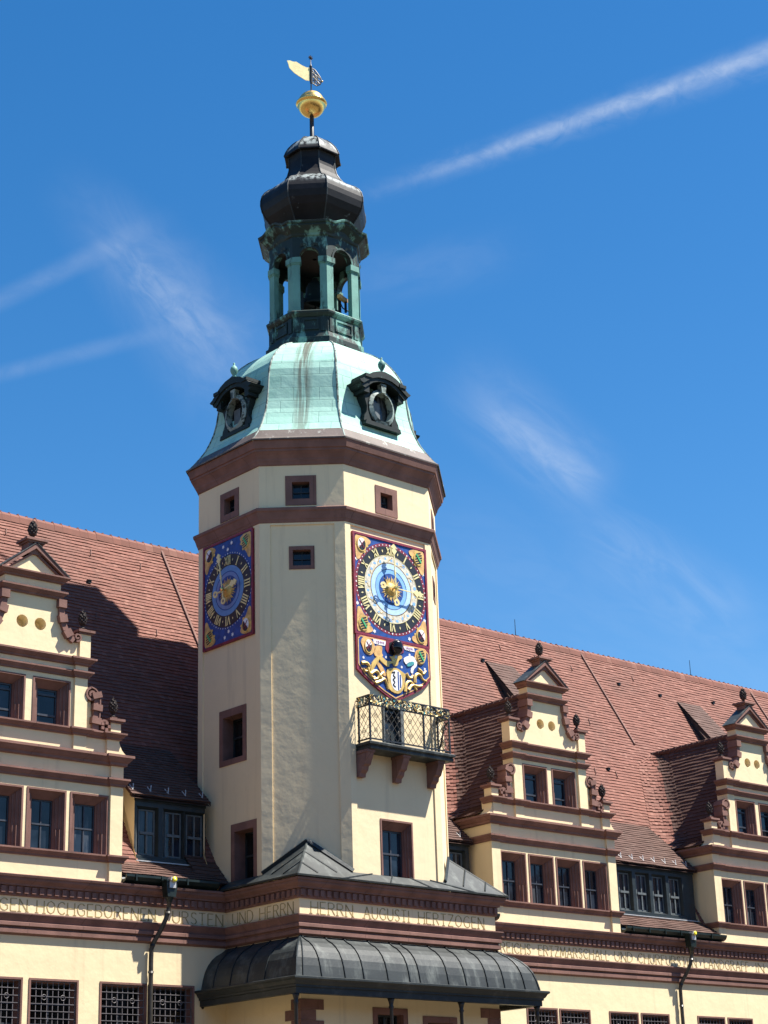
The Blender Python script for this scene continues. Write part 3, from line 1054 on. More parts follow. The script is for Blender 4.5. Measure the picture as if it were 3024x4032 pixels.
# wedge shaped roof hatches beside each right gable
def roof_hatch(uc, lab):
    base = roof_point(uc, 24.2)
    t = thing('roof_hatch', lab, 'roof hatch', RW.w(*base), RW.a, 'wedge shaped roof hatches on the right wing')
    of = tuple(base)
    tip = roof_point(uc, 27.3, 0.05)
    lo = roof_point(uc, 24.2)
    fl = Vector((uc, lo.y - 0.55, 24.6))
    w = 1.9
    mb = MB()
    mb.face([tip, lo, fl])
    mb.face([(tip.x + w, tip.y, tip.z), (lo.x + w, lo.y, lo.z), (fl.x + w, fl.y, fl.z)])
    mb.face([lo, fl, (fl.x + w, fl.y, fl.z), (lo.x + w, lo.y, lo.z)])
    mb.build('cheek', 'timber', t, off=of)
    mb = MB()
    c = lambda a, b, d: tip * a + lo * b + fl * d
    q = [c(.34, .30, .36), c(.0, .42, .58), c(.0, .22, .78)]
    mb.face([(p.x - 0.01, p.y, p.z) for p in q])
    mb.build('cheek_plaster', 'plaster', t, off=of)
    mb = MB()
    es = tip - fl
    tiles(mb, (fl.x - 0.06, fl.y, fl.z + 0.05), (1, 0, 0), es, es.length, lambda s: (0, w + 0.12), 0.25, 0.2, 4, 0.035)
    f2 = [Vector((fl.x - 0.06, fl.y, fl.z + 0.0)), Vector((fl.x + w + 0.06, fl.y, fl.z)), Vector((tip.x + w + 0.06, tip.y, tip.z - 0.03)), Vector((tip.x - 0.06, tip.y, tip.z - 0.03))]
    mb.face(f2)
    mb.build('roof', 'tile_dull', t, off=of)


roof_hatch(9.15, 'dark wedge shaped roof hatch above the nearer right gable')
roof_hatch(24.25, 'dark wedge shaped roof hatch above the gable at the right edge')

# ------------------------------------------------------------------ stepped gables
GO = (0, 0, 12.3)
CR_Z, CR_X, CE_Z = 23.1, 4.15, 17.0
CK_X, CK_Z = 2.95, 17.65          # where the steep slope turns into the flared foot


def gable_path(x, d=0.1, pil=0.52, back=2.9):
    return [(-x, back), (-x, -d), (-x + pil, -d), (-x + pil, 0), (x - pil, 0), (x - pil, -d), (x, -d), (x, back)]


def moulding(z0, z1, o):
    h = z1 - z0
    return [(0, z0), (o * .35, z0 + h * .06), (o * .4, z0 + h * .3), (o * .55, z0 + h * .38), (o * .8, z0 + h * .62), (o * .86, z0 + h * .7), (o, z0 + h * .74), (o, z0 + h * .97), (0, z0 + h * 1.04)]


def mirror(poly):
    return [(-x, z) for x, z in poly][::-1]


ARC = [(2.0, 21.15), (1.85, 20.96), (1.62, 20.9), (1.38, 21.1), (1.17, 21.5), (1.08, 22.0), (1.05, 22.5)]


def make_gable():
    t = thing('stepped_gable', 'gable', 'gable', (0, 0, 0), 0, 'stepped renaissance gables along the roof')
    low = [(c - .79, c + .79, 13.25, 15.42) for c in (-2.60, -0.86, 0.86, 2.60)]
    upw = [(c - .77, c + .77, 17.75, 19.45) for c in (-0.92, 0.92)]
    mb = MB()
    mb.sheet(-3.95, 3.95, 12.3, 16.95, 0, low)
    mb.sheet(-3.75, 3.75, 16.95, 17.75, 0)
    mb.sheet(-2.35, 2.35, 17.75, 20.35, 0, upw)
    for s in (-1, 1):
        for x0, x1, z0, z1, dd in ((3.43, 3.95, 12.3, 16.95, .1), (3.23, 3.75, 16.95, 17.75, .1), (1.83, 2.35, 16.95, 20.35, .1)):
            a, b = sorted((s * x0, s * x1))
            mb.box(a, b, -dd, 0.004, z0, z1)
        mb.face([(s * 3.95, 0, 12.3), (s * 3.95, roof_y(12.5) + .4, 12.3), (s * 3.95, 3.2, 17.1), (s * 3.95, 0, 17.1)])
        mb.face([(s * 3.75, -0.1, 16.95), (s * 3.75, 0.6, 16.95), (s * 3.75, 0.6, 17.75), (s * 3.75, -0.1, 17.75)])
        mb.face([(s * 2.35, 0, 17.75), (s * 2.35, 0.55, 17.75), (s * 2.35, 0.55, 20.35), (s * 2.35, 0, 20.35)])
        # end piers of the upper storey and the small quarter-round shoulders
        a, b = sorted((s * 2.0, s * 2.45))
        mb.box(a, b, -0.08, 0.42, 20.35, 21.3)
        sh = [(3.75, 16.95), (4.12, 16.95), (4.0, 17.02), (3.88, 17.14), (3.8, 17.3), (3.75, 17.45)]
        mb.ext(sh if s > 0 else mirror(sh), -0.08, 0.4)
        fill = [(2.35, 17.74), (2.62, 17.74), (2.6, 18.5), (2.56, 18.85), (2.35, 18.8)]
        mb.ext(fill if s > 0 else mirror(fill), 0.02, 0.4)
        a, b = sorted((s * 3.38, s * 3.80))
        mb.box(a, b, -0.1, 0.36, 17.74, 18.12)
    circ = [[(s * .37 + .235 * cos(a), 21.43 + .235 * sin(a)) for a in [2 * pi * i / 20 for i in range(20)]] for s in (-1, 1)]
    outl = [(-2.0, 20.35), (2.0, 20.35)] + ARC + mirror(ARC)
    mb.holed(outl, circ, 0.0)
    mb.face([(x, 0.5, z) for x, z in outl])
    for (x, z), (x2, z2) in zip(outl, outl[1:] + outl[:1]):
        mb.face([(x, 0, z), (x, 0.5, z), (x2, 0.5, z2), (x2, 0, z2)])
    for c in circ:
        for (x, z), (x2, z2) in zip(c, c[1:] + c[:1]):
            mb.face([(x, 0, z), (x2, 0, z2), (x2, 0.46, z2), (x, 0.46, z)])
        mb.face([(x, 0.46, z) for x, z in c])
    mb.box(-1.15, 1.15, -0.04, 0.5, 22.72, 23.12)
    mb.ext([(-1.12, 23.28), (1.12, 23.28), (0, 24.12)], -0.03, 0.4)
    mb.face([(-2.35, 0.55, 17.7), (2.35, 0.55, 17.7), (2.35, 0.55, 20.35), (-2.35, 0.55, 20.35)])
    mb.build('wall', 'plaster', t, off=GO)
    # mouldings
    mb = MB()
    P1 = gable_path(3.95)
    mb.sweep(P1, moulding(13.0, 13.26, .18))
    mb.sweep(P1, moulding(15.76, 16.06, .20))
    mb.sweep(P1, moulding(16.52, 16.92, .30))
    mb.sweep([(-3.75, .5), (-3.75, -.1), (-3.23, -.1), (-3.23, 0), (-2.35, 0), (-2.35, -.1), (-1.83, -.1), (-1.83, 0), (1.83, 0), (1.83, -.1), (2.35, -.1), (2.35, 0), (3.23, 0), (3.23, -.1), (3.75, -.1), (3.75, .5)], moulding(17.48, 17.74, .22))
    P3 = gable_path(2.35, .1, .52, .5)
    mb.sweep(P3, moulding(19.62, 19.87, .18))
    mb.sweep(P3, moulding(20.08, 20.36, .25))
    mb.sweep([(-1.12, .45), (-1.12, -.02), (1.12, -.02), (1.12, .45)], moulding(22.46, 22.74, .24))
    for s in (-1, 1):
        for x, y0, y1, z in ((2.225, -.08, .42, 21.3), (3.59, -.1, .36, 18.12)):
            hw = .225 if z > 20 else .21
            c = s * x
            mb.box(c - hw - .05, c + hw + .05, y0 - .05, y1 + .05, z, z + .07)
            mb.box(c - hw - .12, c + hw + .12, y0 - .12, y1 + .12, z + .07, z + .16)
            mb.box(c - .12, c + .12, (y0 + y1) / 2 - .12, (y0 + y1) / 2 + .12, z + .16, z + .26)
    mb.build('moulding', 'stone', t, off=GO)
    # pediment
    mb = MB()
    mb.sweep([(-1.15, .5), (-1.15, -.04), (1.15, -.04), (1.15, .5)], moulding(23.06, 23.30, .28))
    for s in (-1, 1):
        rake = [(1.46, 23.28), (1.30, 23.28), (0, 24.22), (0, 24.42)]
        mb.ext(rake if s > 0 else mirror(rake), -0.20, 0.5)
        thin = [(1.18, 23.29), (1.08, 23.29), (0, 24.05), (0, 24.14)]
        mb.ext(thin if s > 0 else mirror(thin), -0.10, -0.02)
    mb.box(-.29, .29, -.12, .42, 24.0, 24.48)
    mb.box(-.36, .36, -.19, .49, 24.44, 24.51)
    mb.box(-.44, .44, -.27, .57, 24.51, 24.60)
    p = mb.build('pediment', 'stone', t, off=GO)
    mb = MB()
    for s in (-1, 1):
        cov = [(1.50, 23.29), (1.47, 23.26), (0, 24.43), (0, 24.46)]
        mb.ext(cov if s > 0 else mirror(cov), -0.23, 0.52)
    mb.build('lead_cover', 'lead', p, off=GO)
    # volutes
    for s in (-1, 1):
        def band(mb_, pts, w, y0, y1, blocks):
            for i, ((a, b), (c, d)) in enumerate(zip(pts, pts[1:])):
                k_ = 1.0 if (i % 2 or not blocks) else 1.5
                tx, tz = c - a, d - b
                l = math.hypot(tx, tz)
                nx_, nz_ = -tz / l * w * .5 * k_, tx / l * w * .5 * k_
                yy = y0 - (.07 if k_ > 1 else 0)
                mb_.ext([(s * (a + nx_), b + nz_), (s * (c + nx_), d + nz_), (s * (c - nx_), d - nz_), (s * (a - nx_), b - nz_)], yy, y1)
        def spiral(mb_, cx, cz, r, a0, turns, y0, y1, w):
            n = 22
            pts = []
            for i in range(n + 1):
                a = a0 + turns * 2 * pi * i / n
                rr = r * (1 - .82 * i / n)
                pts.append((cx + rr * cos(a), cz + rr * sin(a)))
            band(mb_, pts, w, y0, y1, False)
        mb = MB()
        band(mb, [(1.17, 22.45), (1.17, 22.15), (1.19, 21.88), (1.25, 21.6), (1.37, 21.33), (1.53, 21.1), (1.72, 20.98)], .22, -0.14, 0.42, True)
        spiral(mb, 1.86, 21.14, .17, -pi * .6, 1.3, -0.16, 0.4, .07)
        mb.build('volute', 'stone', t, off=GO)
        mb = MB()
        band(mb, [(2.70, 19.16), (2.77, 18.95), (2.775, 18.72), (2.76, 18.48), (2.735, 18.22), (2.715, 17.98), (2.72, 17.74)], .26, -0.12, 0.36, True)
        band(mb, [(2.5, 19.33), (2.66, 19.28), (2.8, 19.15), (2.875, 18.95), (2.885, 18.6), (2.86, 18.2)], .05, -0.16, 0.38, False)
        spiral(mb, 2.53, 19.06, .26, pi * .5, 1.5, -0.14, 0.34, .085)
        spiral(mb, 3.10, 17.97, .21, pi * .9, -1.4, -0.14, 0.3, .085)
        for k_ in range(5):
            a = k_ * 2 * pi / 5
            mb.box(s * (3.10 + .15 * cos(a)) - .06, s * (3.10 + .15 * cos(a)) + .06, -.2, .1, 17.93 + .13 * sin(a) - .05, 17.93 + .13 * sin(a) + .06)
        mb.build('volute', 'stone', t, off=GO)
    # windows
    for a, b, c, d in low:
        surround_window(t, a, b, c, d, .36, .42, .03, 0, ('stone', 'sash', 'glass'), 2, (.52,), .05, True, flutes=True, off=GO, bottom=False, top_h=.34)
    for a, b, c, d in upw:
        surround_window(t, a, b, c, d, .35, .42, .03, 0, ('stone', 'sash', 'glass'), 1, (.30, .84), .06, True, flutes=True, off=GO, bottom=False, top_h=.32)
    # cross roof: steep slopes, a flared foot, swept valleys to the main roof
    mb = MB()

    def half(z):
        return CK_X * (CR_Z - z) / (CR_Z - CK_Z) if z > CK_Z else CK_X + (CR_X - CK_X) * (CK_Z - z) / (CK_Z - CE_Z)

    for s in (-1, 1):
        for (xa, za), (xb, zb), sd, row in (((CR_X, CE_Z), (CK_X, CK_Z), 23, .2), ((CK_X, CK_Z), (0, CR_Z), 21, .222)):
            es = Vector((-s * (xa - xb), 0, zb - za))
            L_ = es.length
            yv = lambda q, za=za, zb=zb, L_=L_: roof_y(za + (zb - za) * q / L_)
            if s < 0:
                tiles(mb, (s * xa, 0, za), (0, -1, 0), es, L_, lambda q: (-(yv(q) - 1.15), -0.42), row, .205, sd, .055)
            else:
                tiles(mb, (s * xa, 0, za), (0, 1, 0), es, L_, lambda q: (0.42, yv(q) - 1.15), row, .205, sd + 1, .055)
            mb.face([(s * xa, .4, za - .03), (s * xa, roof_y(za), za - .03), (s * xb, roof_y(zb), zb - .03), (s * xb, .4, zb - .03)])
        rnd = random.Random(31)
        row_z = .195
        nr = int((CR_Z - CE_Z) / row_z)
        for r in range(nr):
            z0 = CE_Z + r * row_z
            z1 = min(CR_Z, z0 + row_z * 1.3)

            def curve(z, lift):
                x, y = s * half(z), roof_y(z)
                rad = 1.2 * min(1, (CR_Z - z) / 1.4 + .35)
                a, b, c = Vector((x + s * rad * 1.1, y, z)), Vector((x, y, z)), Vector((x, y - rad, z))
                out = []
                for i in range(13):
                    q = i / 12
                    p = a * (1 - q) ** 2 + b * 2 * q * (1 - q) + c * q * q
                    nn = Vector((s * q * .86, -(1 - q) * .86, .5)).normalized()
                    out.append(p + nn * lift)
                return out
            j0 = rnd.uniform(-.02, .02)
            A, B, A2 = curve(z0 + j0, .07), curve(z1, .02), curve(z0 + j0, .02)
            for i in range(12):
                j = Vector((0, 0, rnd.uniform(-.03, .03)))
                uv = [(i + .5 + 90, r + .5)] * 4
                mb.m = 1 if i + rnd.uniform(-1, 1) < 7.5 else 0
                mb.face([A[i] + j, A[i + 1] + j, B[i + 1], B[i]], uv)
                mb.face([A2[i] + j, A2[i + 1] + j, A[i + 1] + j, A[i] + j], uv)
    mb.m = 0
    for i in range(16):
        y = .4 + i * .40
        mb.tube([(0, y, CR_Z + .02), (0, y + .41, CR_Z + .0)], [.15, .13], 8)
    mb.build('roof', ['tile_dull', 'tile'], t, off=GO)
    return t


gable0 = make_gable()


def place_gable(first, fr, u, lab):
    o = gable0 if first else copy_tree(gable0)
    o.location = fr.w(u, 0, 12.3)
    o.rotation_euler = (0, 0, fr.a)
    o['label'] = lab
    return o


GU = [(LW, -8.6), (RW, 3.93), (RW, 18.8)]
place_gable(True, LW, -8.6, 'stepped cream gable with brown scrolls left of the clock tower, cut by the photo edge')
place_gable(False, RW, 3.93, 'stepped cream gable with six windows standing just right of the clock tower')
place_gable(False, RW, 18.8, 'stepped cream gable at the right edge of the photo, beyond the dark dormer')


# pine cone finials -------------------------------------------------------------
def cone_mesh():
    mb = MB()
    mb.lathe([(.13, 0), (.15, .03), (.08, .07), (.05, .14), (.09, .17), (.05, .19)], 10)
    mb.lathe([(.04, .17), (.10, .22), (.14, .32), (.145, .42), (.11, .56), (.06, .68), (.02, .76), (.008, .90)], 9)
    rnd = random.Random(5)
    for r in range(7):
        q = r / 6
        zz = .21 + q * .44
        rad = .07 + .075 * math.sin(pi * min(1, .12 + q * .85)) - .03 * q
        n = 7 if r < 5 else 5
        for k in range(n):
            a = 2 * pi * (k + (r % 2) * .5) / n
            c = Vector((rad * cos(a), rad * sin(a), zz))
            t = Vector((-sin(a), cos(a), 0)) * (.062 - .02 * q)
            tip = c + Vector((cos(a), sin(a), 0)) * rnd.uniform(.065, .10) + Vector((0, 0, rnd.uniform(.05, .09)))
            up_ = Vector((0, 0, .13)) - Vector((cos(a), sin(a), 0)) * .02
            mb.face([c - t, c + t, tip])
            mb.face([c - t + up_, c + t + up_, tip])
            mb.face([c - t, c - t + up_, tip])
            mb.face([c + t, c + t + up_, tip])
    return mb


cone0 = cone_mesh().build('stone_finial', 'cone')
first_cone = True
names = ['left gable', 'nearer right gable', 'gable at the right edge']
for gi, (fr, u) in enumerate(GU):
    for (dx, dy, z, where, sc) in ((0, .15, 24.60, 'on the peak of the pediment of the %s', 1.0), (-2.225, .17, 21.56, 'on the left upper pier of the %s', .92), (2.225, .17, 21.56, 'on the right upper pier of the %s', .92),
                                   (-3.59, .13, 18.38, 'on the left lower pedestal of the %s', .92), (3.59, .13, 18.38, 'on the right lower pedestal of the %s', .92)):
        if gi == 0 and dx < 0 or gi == 2 and dx > 0:
            continue
        if first_cone:
            o = cone0
            first_cone = False
        else:
            o = cone0.copy()
            COL.objects.link(o)
        o.location = fr.w(u + dx, dy, z)
        o.rotation_euler = (0, 0, fr.a)
        o.scale = (sc, sc, sc)
        tag(o, 'pine cone finial ' + where % names[gi], 'finial', 'pine cone finials on the gables')


# ------------------------------------------------------------------ shed dormers between the gables
def shed_dormer(fr, u0, u1, wins, lab, ap0, ap1, g0, g1, verge_r=0.0):
    yf, z0, z1 = 0.95, 13.45, 15.72
    of = ((u0 + u1) / 2, yf, 12.5)
    t = thing('shed_dormer', lab, 'dormer', fr.w(*of), fr.a, 'dark timber shed dormers between the gables')
    # front of painted timber with splayed openings
    holes = [(a, a + .98, 13.58, 15.42) for a in wins]
    mb = MB()
    mb.sheet(u0, u1, z0, z1 + .1, yf, holes)
    for a, b, c, d in holes:
        ia, ib, ic, id_ = a + .2, b - .06, c + .06, d - .08
        yb = yf + .22
        mb.m = 1  # sunlight put into the colour: left splay and sill are paler grey
        mb.face([(a, yf, c), (a, yf, d), (ia, yb, id_), (ia, yb, ic)])
        mb.face([(a, yf, c), (b, yf, c), (ib, yb, ic), (ia, yb, ic)])
        mb.m = 0  # right splay and head stay dark, standing in for their shade
        mb.face([(b, yf, c), (b, yf, d), (ib, yb, id_), (ib, yb, ic)])
        mb.face([(a, yf, d), (b, yf, d), (ib, yb, id_), (ia, yb, id_)])
    mb.box(u0 - .04, u1 + .04, yf - .08, yf, 13.36, 13.47)
    mb.box(u0 - .02, u1 + .02, yf - .05, yf, 15.60, 15.74)
    mb.build('front', ['timber', 'timber_grey'], t, off=of)
    for a, b, c, d in holes:
        ia, ib, ic, id_ = a + .2, b - .06, c + .06, d - .08
        yb = yf + .22
        sb = MB()
        w = .055
        sb.box(ia, ia + w, yb - .05, yb, ic, id_)
        sb.box(ib - w, ib, yb - .05, yb, ic, id_)
        sb.box(ia + w, ib - w, yb - .05, yb, ic, ic + w)
        sb.box(ia + w, ib - w, yb - .05, yb, id_ - w, id_)
        xm, zm = (ia + ib) / 2, ic + (id_ - ic) * .48
        sb.box(xm - .035, xm + .035, yb - .07, yb - .004, ic + w, id_ - w)
        sb.box(ia + w, ib - w, yb - .09, yb - .012, zm - .05, zm + .05)
        so = sb.build('window', 'timber_grey', t, off=of)
        gm = MB()
        gm.sheet(ia, ib, ic, id_, yb - .015)
        gm.build('pane', 'glass', so, off=of)
    for x in (u0, u1):
        mb = MB()
        mb.face([(x, yf, 12.6), (x, yf, z1 + .1), (x, roof_y(16.5) - .2, 17.3), (x, roof_y(17.3), 17.3), (x, roof_y(12.9), 12.9)])
        mb.build('cheek', 'plaster', t, off=of)
    # tiled roof and eave
    mb = MB()
    eo = Vector((0, yf - .22, 15.78))
    es = Vector((0, 2.95, 2.62))
    a, b = u0 - .25, u1 + .12
    tiles(mb, eo, (1, 0, 0), es, es.length, lambda s: (a, b), .2, .2, 41, .045)
    mb.face([(a, eo.y, eo.z - .03), (b, eo.y, eo.z - .03), (b, eo.y + 2.95, eo.z + 2.59), (a, eo.y + 2.95, eo.z + 2.59)])
    for x in (a, b):
        mb.face([(x, eo.y, eo.z - .12), (x, eo.y, eo.z + .03), (x, eo.y + 2.95, eo.z + 2.65), (x, eo.y + 2.95, eo.z + 2.45)])
    mb.face([(a, eo.y + .01, eo.z - .12), (b, eo.y + .01, eo.z - .12), (b, yf, eo.z + .02), (a, yf, eo.z + .02)])
    mb.build('roof', 'tile_dull', t, off=of)
    mb = MB()
    k_ = a + .15
    while k_ < b - .05:
        p = eo + es.normalized() * .28 + Vector((k_, 0, 0))
        mb.bar(p, p + Vector((.10, .12, .30)), .03)
        mb.bar(p + Vector((0, -.02, .02)), p + es.normalized() * .3 + Vector((0, 0, .05)), .03)
        k_ += .78
    mb.build('snow_guard', 'zinc', t, off=of)
    # lower apron of tiles and the green gutter above the cornice
    mb = MB()
    es2 = Vector((0, yf - .12 + .15, 13.32 - 12.66))
    tiles(mb, (0, -.12, 12.66), (1, 0, 0), es2, es2.length, lambda s: (ap0, ap1), .2, .2, 43, .045)
    mb.face([(ap0, -.12, 12.63), (ap1, -.12, 12.63), (ap1, yf, 13.33), (ap0, yf, 13.33)])
    mb.build('apron', 'tile_dull', t, off=of)
    mb = MB()
    mb.box(u0 - .02, u1 + .02, yf - .20, yf - .085, 13.33, 13.37)
    mb.build('flashing', 'zinc', t, off=of)
    mb = MB()
    mb.sweep([(g0, -.02), (g1, -.02)], [(0, 12.33), (.20, 12.33), (.34, 12.40), (.42, 12.52), (.42, 12.60), (.36, 12.60), (.30, 12.45), (.1, 12.45), (0, 12.66)])
    for x in [g0 + .4 + i * 1.1 for i in range(int((g1 - g0) / 1.1))]:
        mb.box(x - .03, x + .03, -.47, -.40, 12.38, 12.62)
    mb.build('gutter', 'gutter', t, off=of)
    return t


shed_dormer(LW, -3.5, -0.35, [-3.42, -2.25, -1.3], 'dark timber dormer in the tower shadow between the left gable and the tower', -4.62, -0.4, -4.64, -0.6)
shed_dormer(RW, 8.75, 14.5, [9.12, 10.32, 11.50, 12.68], 'dark timber dormer with a row of four windows between the two right gables', 7.95, 14.9, 7.96, 14.98)
shed_dormer(RW, -3.9, -0.40, [-2.9, -1.6], 'dark timber dormer mostly hidden between the tower and the nearer right gable', -3.9, 0.0, -3.9, -0.05)


# ------------------------------------------------------------------ downpipes with lamp on the hopper
def downpipe(fr, uc, lab):
    of = (uc, -.5, 11.6)
    t = thing('downpipe', lab, 'downpipe', fr.w(*of), fr.a, 'downpipes with lamps below the eaves')
    mb = MB()
    y = -.66
    mb.ext([(uc - .17, 11.85), (uc + .17, 11.85), (uc + .22, 12.16), (uc + .22, 12.40), (uc - .22, 12.40), (uc - .22, 12.16)], y - .17, y + .16)
    mb.box(uc - .25, uc + .25, y - .20, y + .18, 12.40, 12.45)
    mb.lathe([(.16, 11.86), (.10, 11.70), (.07, 11.62)], 10, (uc, y))
    mb.build('hopper', 'gutter', t, off=of)
    mb = MB()
    pts = [(uc, y, 11.7), (uc - .03, y, 11.4), (uc - .10, y + .04, 11.1), (uc - .22, y + .2, 10.7), (uc - .36, y + .42, 10.3), (uc - .42, y + .50, 10.05), (uc - .43, y + .50, 9.7), (uc - .43, y + .50, 5.0), (uc - .43, y + .50, 0.0)]
    mb.tube(pts, .085, 10)
    for z in (9.2, 7.0, 4.6, 2.2):
        mb.lathe([(.105, z), (.105, z + .07)], 10, (uc - .43, y + .5))
    for q in ((uc - .05, y + .01, 11.3), (uc - .39, y + .46, 10.18)):
        mb.lathe([(.10, q[2] - .03), (.10, q[2] + .04)], 10, (q[0], q[1]))
    mb.build('pipe', 'pipe', t, True, off=of)
    mb = MB()
    mb.box(uc - .12, uc + .14, y - .22, y - .12, 12.16, 12.42)
    mb.ext([(uc - .13, 12.42), (uc + .15, 12.42), (uc + .13, 12.52), (uc - .1, 12.54)], y - .28, y - .04)
    lm = mb.build('lamp', 'zinc', t, off=of)
    mb = MB()
    mb.lathe([(.0, .0), (.095, .0), (.10, .04), (.07, .08), (.0, .10)], 14)
    mb.xf(lambda p: (uc + .03 + p.x, y - .28 - p.z * .6 + .0, 12.46 + p.y))
    mb.build('lamp_lens', 'yellow_glass', lm, True, off=of)


downpipe(LW, -2.97, 'dark downpipe with hopper and yellow lamp on the left wing beside the porch')
downpipe(RW, 12.02, 'dark downpipe with hopper and lamp on the right wing below the dormer')

# ------------------------------------------------------------------ clock tower
TO = (2.3, 4.25, 0)
tower = thing('clock_tower', 'tall cream octagonal clock tower with green copper dome and dark onion top', 'tower', TO)


def octa(c, b, a, e, r=1.0):
    return [Vector((2.3 + x * r, 4.25 + y * r)) for x, y in ((-c, -b), (c, -b), (a, -e), (a, e), (c, b), (-c, b), (-a, e), (-a, -e))]


TW = (2.3, 4.25, 4.8, 2.0)
LN = (.8, 1.68, 1.75, .73)
OCT = octa(*TW)
FACES = [(FC, 4.6), (FD, 3.363), (Frame(7.1, 2.25, R(90)), 4.0), (Frame(7.1, 6.25, R(138.013)), 3.363), (Frame(4.6, 8.5, R(180)), 4.6), (Frame(0, 8.5, R(221.987)), 3.363), (FA, 4.0), (FB, 3.363)]
WIN = {0: [(1.65, 2.83, 27.16, 28.36), (1.44, 3.09, 12.72, 14.85)],
       6: [(1.49, 2.71, 27.16, 28.38), (1.36, 3.06, 17.18, 19.38), (2.09, 3.69, 12.55, 14.85)],
       7: [(1.04, 2.27, 27.16, 28.41), (1.15, 2.15, 24.52, 25.47)],
       1: [(1.1, 2.3, 27.16, 28.38), (1.2, 2.2, 24.5, 25.47)]}
REC = {0: (.28, 4.30), 1: (.42, 2.95), 2: (.4, 3.6), 6: (.30, 3.72), 7: (.42, 2.95)}
DOOR = (1.80, 2.62, 17.45, 19.22)
wallm = MB()
for i, (fr, L_) in enumerate(FACES):
    m2 = MB()
    holes = list(WIN.get(i, []))
    if i == 0:
        holes.append(DOOR)
    if i in REC:
        a, b = REC[i]
        d = .055
        zt = 26.36
        m2.sheet(0, a, 12.3, zt, 0)
        m2.sheet(b, L_, 12.3, zt, 0)
        m2.sheet(0, L_, zt, 28.95, 0, holes)
        m2.sheet(a, b, 12.3, zt, d, holes)
        m2.face([(a, 0, 12.3), (a, d, 12.3), (a, d, zt), (a, 0, zt)])
        m2.face([(b, 0, 12.3), (b, d, 12.3), (b, d, zt), (b, 0, zt)])
        m2.face([(a, 0, zt), (b, 0, zt), (b, d, zt), (a, d, zt)])
    else:
        m2.sheet(0, L_, 12.3, 28.95, 0, holes)
    m2.xf(lambda p: fr.mat @ p)
    wallm.v += []
    base = len(wallm.v)
    wallm.v += m2.v
    wallm.f += [tuple(q + base for q in f) for f in m2.f]
    wallm.mi += m2.mi
    wallm.uv += m2.uv
wallm.build('wall', 'plaster_tower', tower, off=TO)


def tower_window(fr, rect, iw, depth, **kw):
    w = surround_window(tower, *rect, iw, depth, **kw)
    w.location = (fr.x - TO[0], fr.y - TO[1], 0)
    w.rotation_euler = (0, 0, fr.a)
    return w


for i, rects in WIN.items():
    for r in rects:
        fr = FACES[i][0]
        if r[2] > 27:
            tower_window(fr, r, .27, .34, splay=False, mats=('stone', 'iron', 'glass'), nx=2, zbars=(.5,), bw=.04, y=0.0)
        elif r[2] > 24:
            tower_window(fr, r, .15, .30, splay=False, mats=('stone', 'iron', 'glass'), nx=2, zbars=(.5,), bw=.03, y=.055)
        elif i == 0:
            tower_window(fr, r, .26, .42, splay=True, mats=('stone', 'sash', 'glass'), nx=2, zbars=(.5,), bw=.06, flutes=True, bottom=False, top_h=.34, y=.055)
        else:
            tower_window(fr, r, .22, .55, splay=False, mats=('stone', 'timber', 'glass_dark'), nx=2, zbars=(.55,), bw=.07, bottom=r[2] > 15, top_h=.30, y=.055)
# balcony door
mb = MB()
a, b, c, d = DOOR
mb.box(a - .06, a, -.0, .3, c, d)
mb.box(b, b + .16, -.02, .3, c, d)
mb.box(a - .06, b + .16, -.02, .3, d, d + .14)
dr = mb.build('door_frame', 'timber_grey', tower, off=TO)
mb = MB()
mb.box(a, b, .2, .26, c, d)
for x in (a + .06, (a + b) / 2 + .03):
    mb.box(x, x + .31, .17, .2, c + .12, c + .8)
mb.build('door', 'timber', dr, off=TO)
mb = MB()
for x in (a + .08, (a + b) / 2 + .04):
    mb.sheet(x, x + .28, c + .92, d - .1, .19)
mb.build('door_pane', 'glass', dr, off=TO)

pth = [(p.x, p.y) for p in OCT]
mb = MB()
mb.sweep(pth, [(0, 26.44), (.03, 26.46), (.06, 26.56), (.075, 26.57), (.10, 26.66), (.16, 26.84), (.17, 26.86), (.21, 26.90), (.22, 27.0), (.17, 27.04), (0, 27.10)], True)
mb.build('string_course', 'stone', tower, off=TO)
mb = MB()
mb.sweep(pth, [(0, 28.86), (.05, 28.88), (.08, 28.98), (.12, 29.06), (.13, 29.12), (.20, 29.25), (.28, 29.36), (.31, 29.38), (.31, 29.47), (.36, 29.49), (.40, 29.66), (.43, 29.78), (.44, 29.82)], True)
mb.build('cornice', 'stone', tower, off=TO)


def loft(mb, rings, uv=False, seg=1):
    """rings: lists of 8 corner points; faces get UVs in metres, 20 apart from face to face."""
    vl = 0
    for A, B in zip(rings, rings[1:]):
        dl = (sum(((b - a).length for a, b in zip(A, B))) / 8) or 1e-3
        for i in range(8):
            j = (i + 1) % 8
            a, b, c, d = A[i], A[j], B[j], B[i]
            wA, wB = (b - a).length / 2, (c - d).length / 2
            o = 20 * i + 10
            mb.face([a, b, c, d], [(o - wA, vl), (o + wA, vl), (o + wB, vl + dl), (o - wB, vl + dl)] if uv else None)
        vl += dl


def ring(shape, r, z, shape2=None, r2=1, t=0.0):
    p = octa(*shape, r)
    if shape2:
        q = octa(*shape2, r2)
        p = [a.lerp(b, t) for a, b in zip(p, q)]
    return [Vector((a.x, a.y, z)) for a in p]


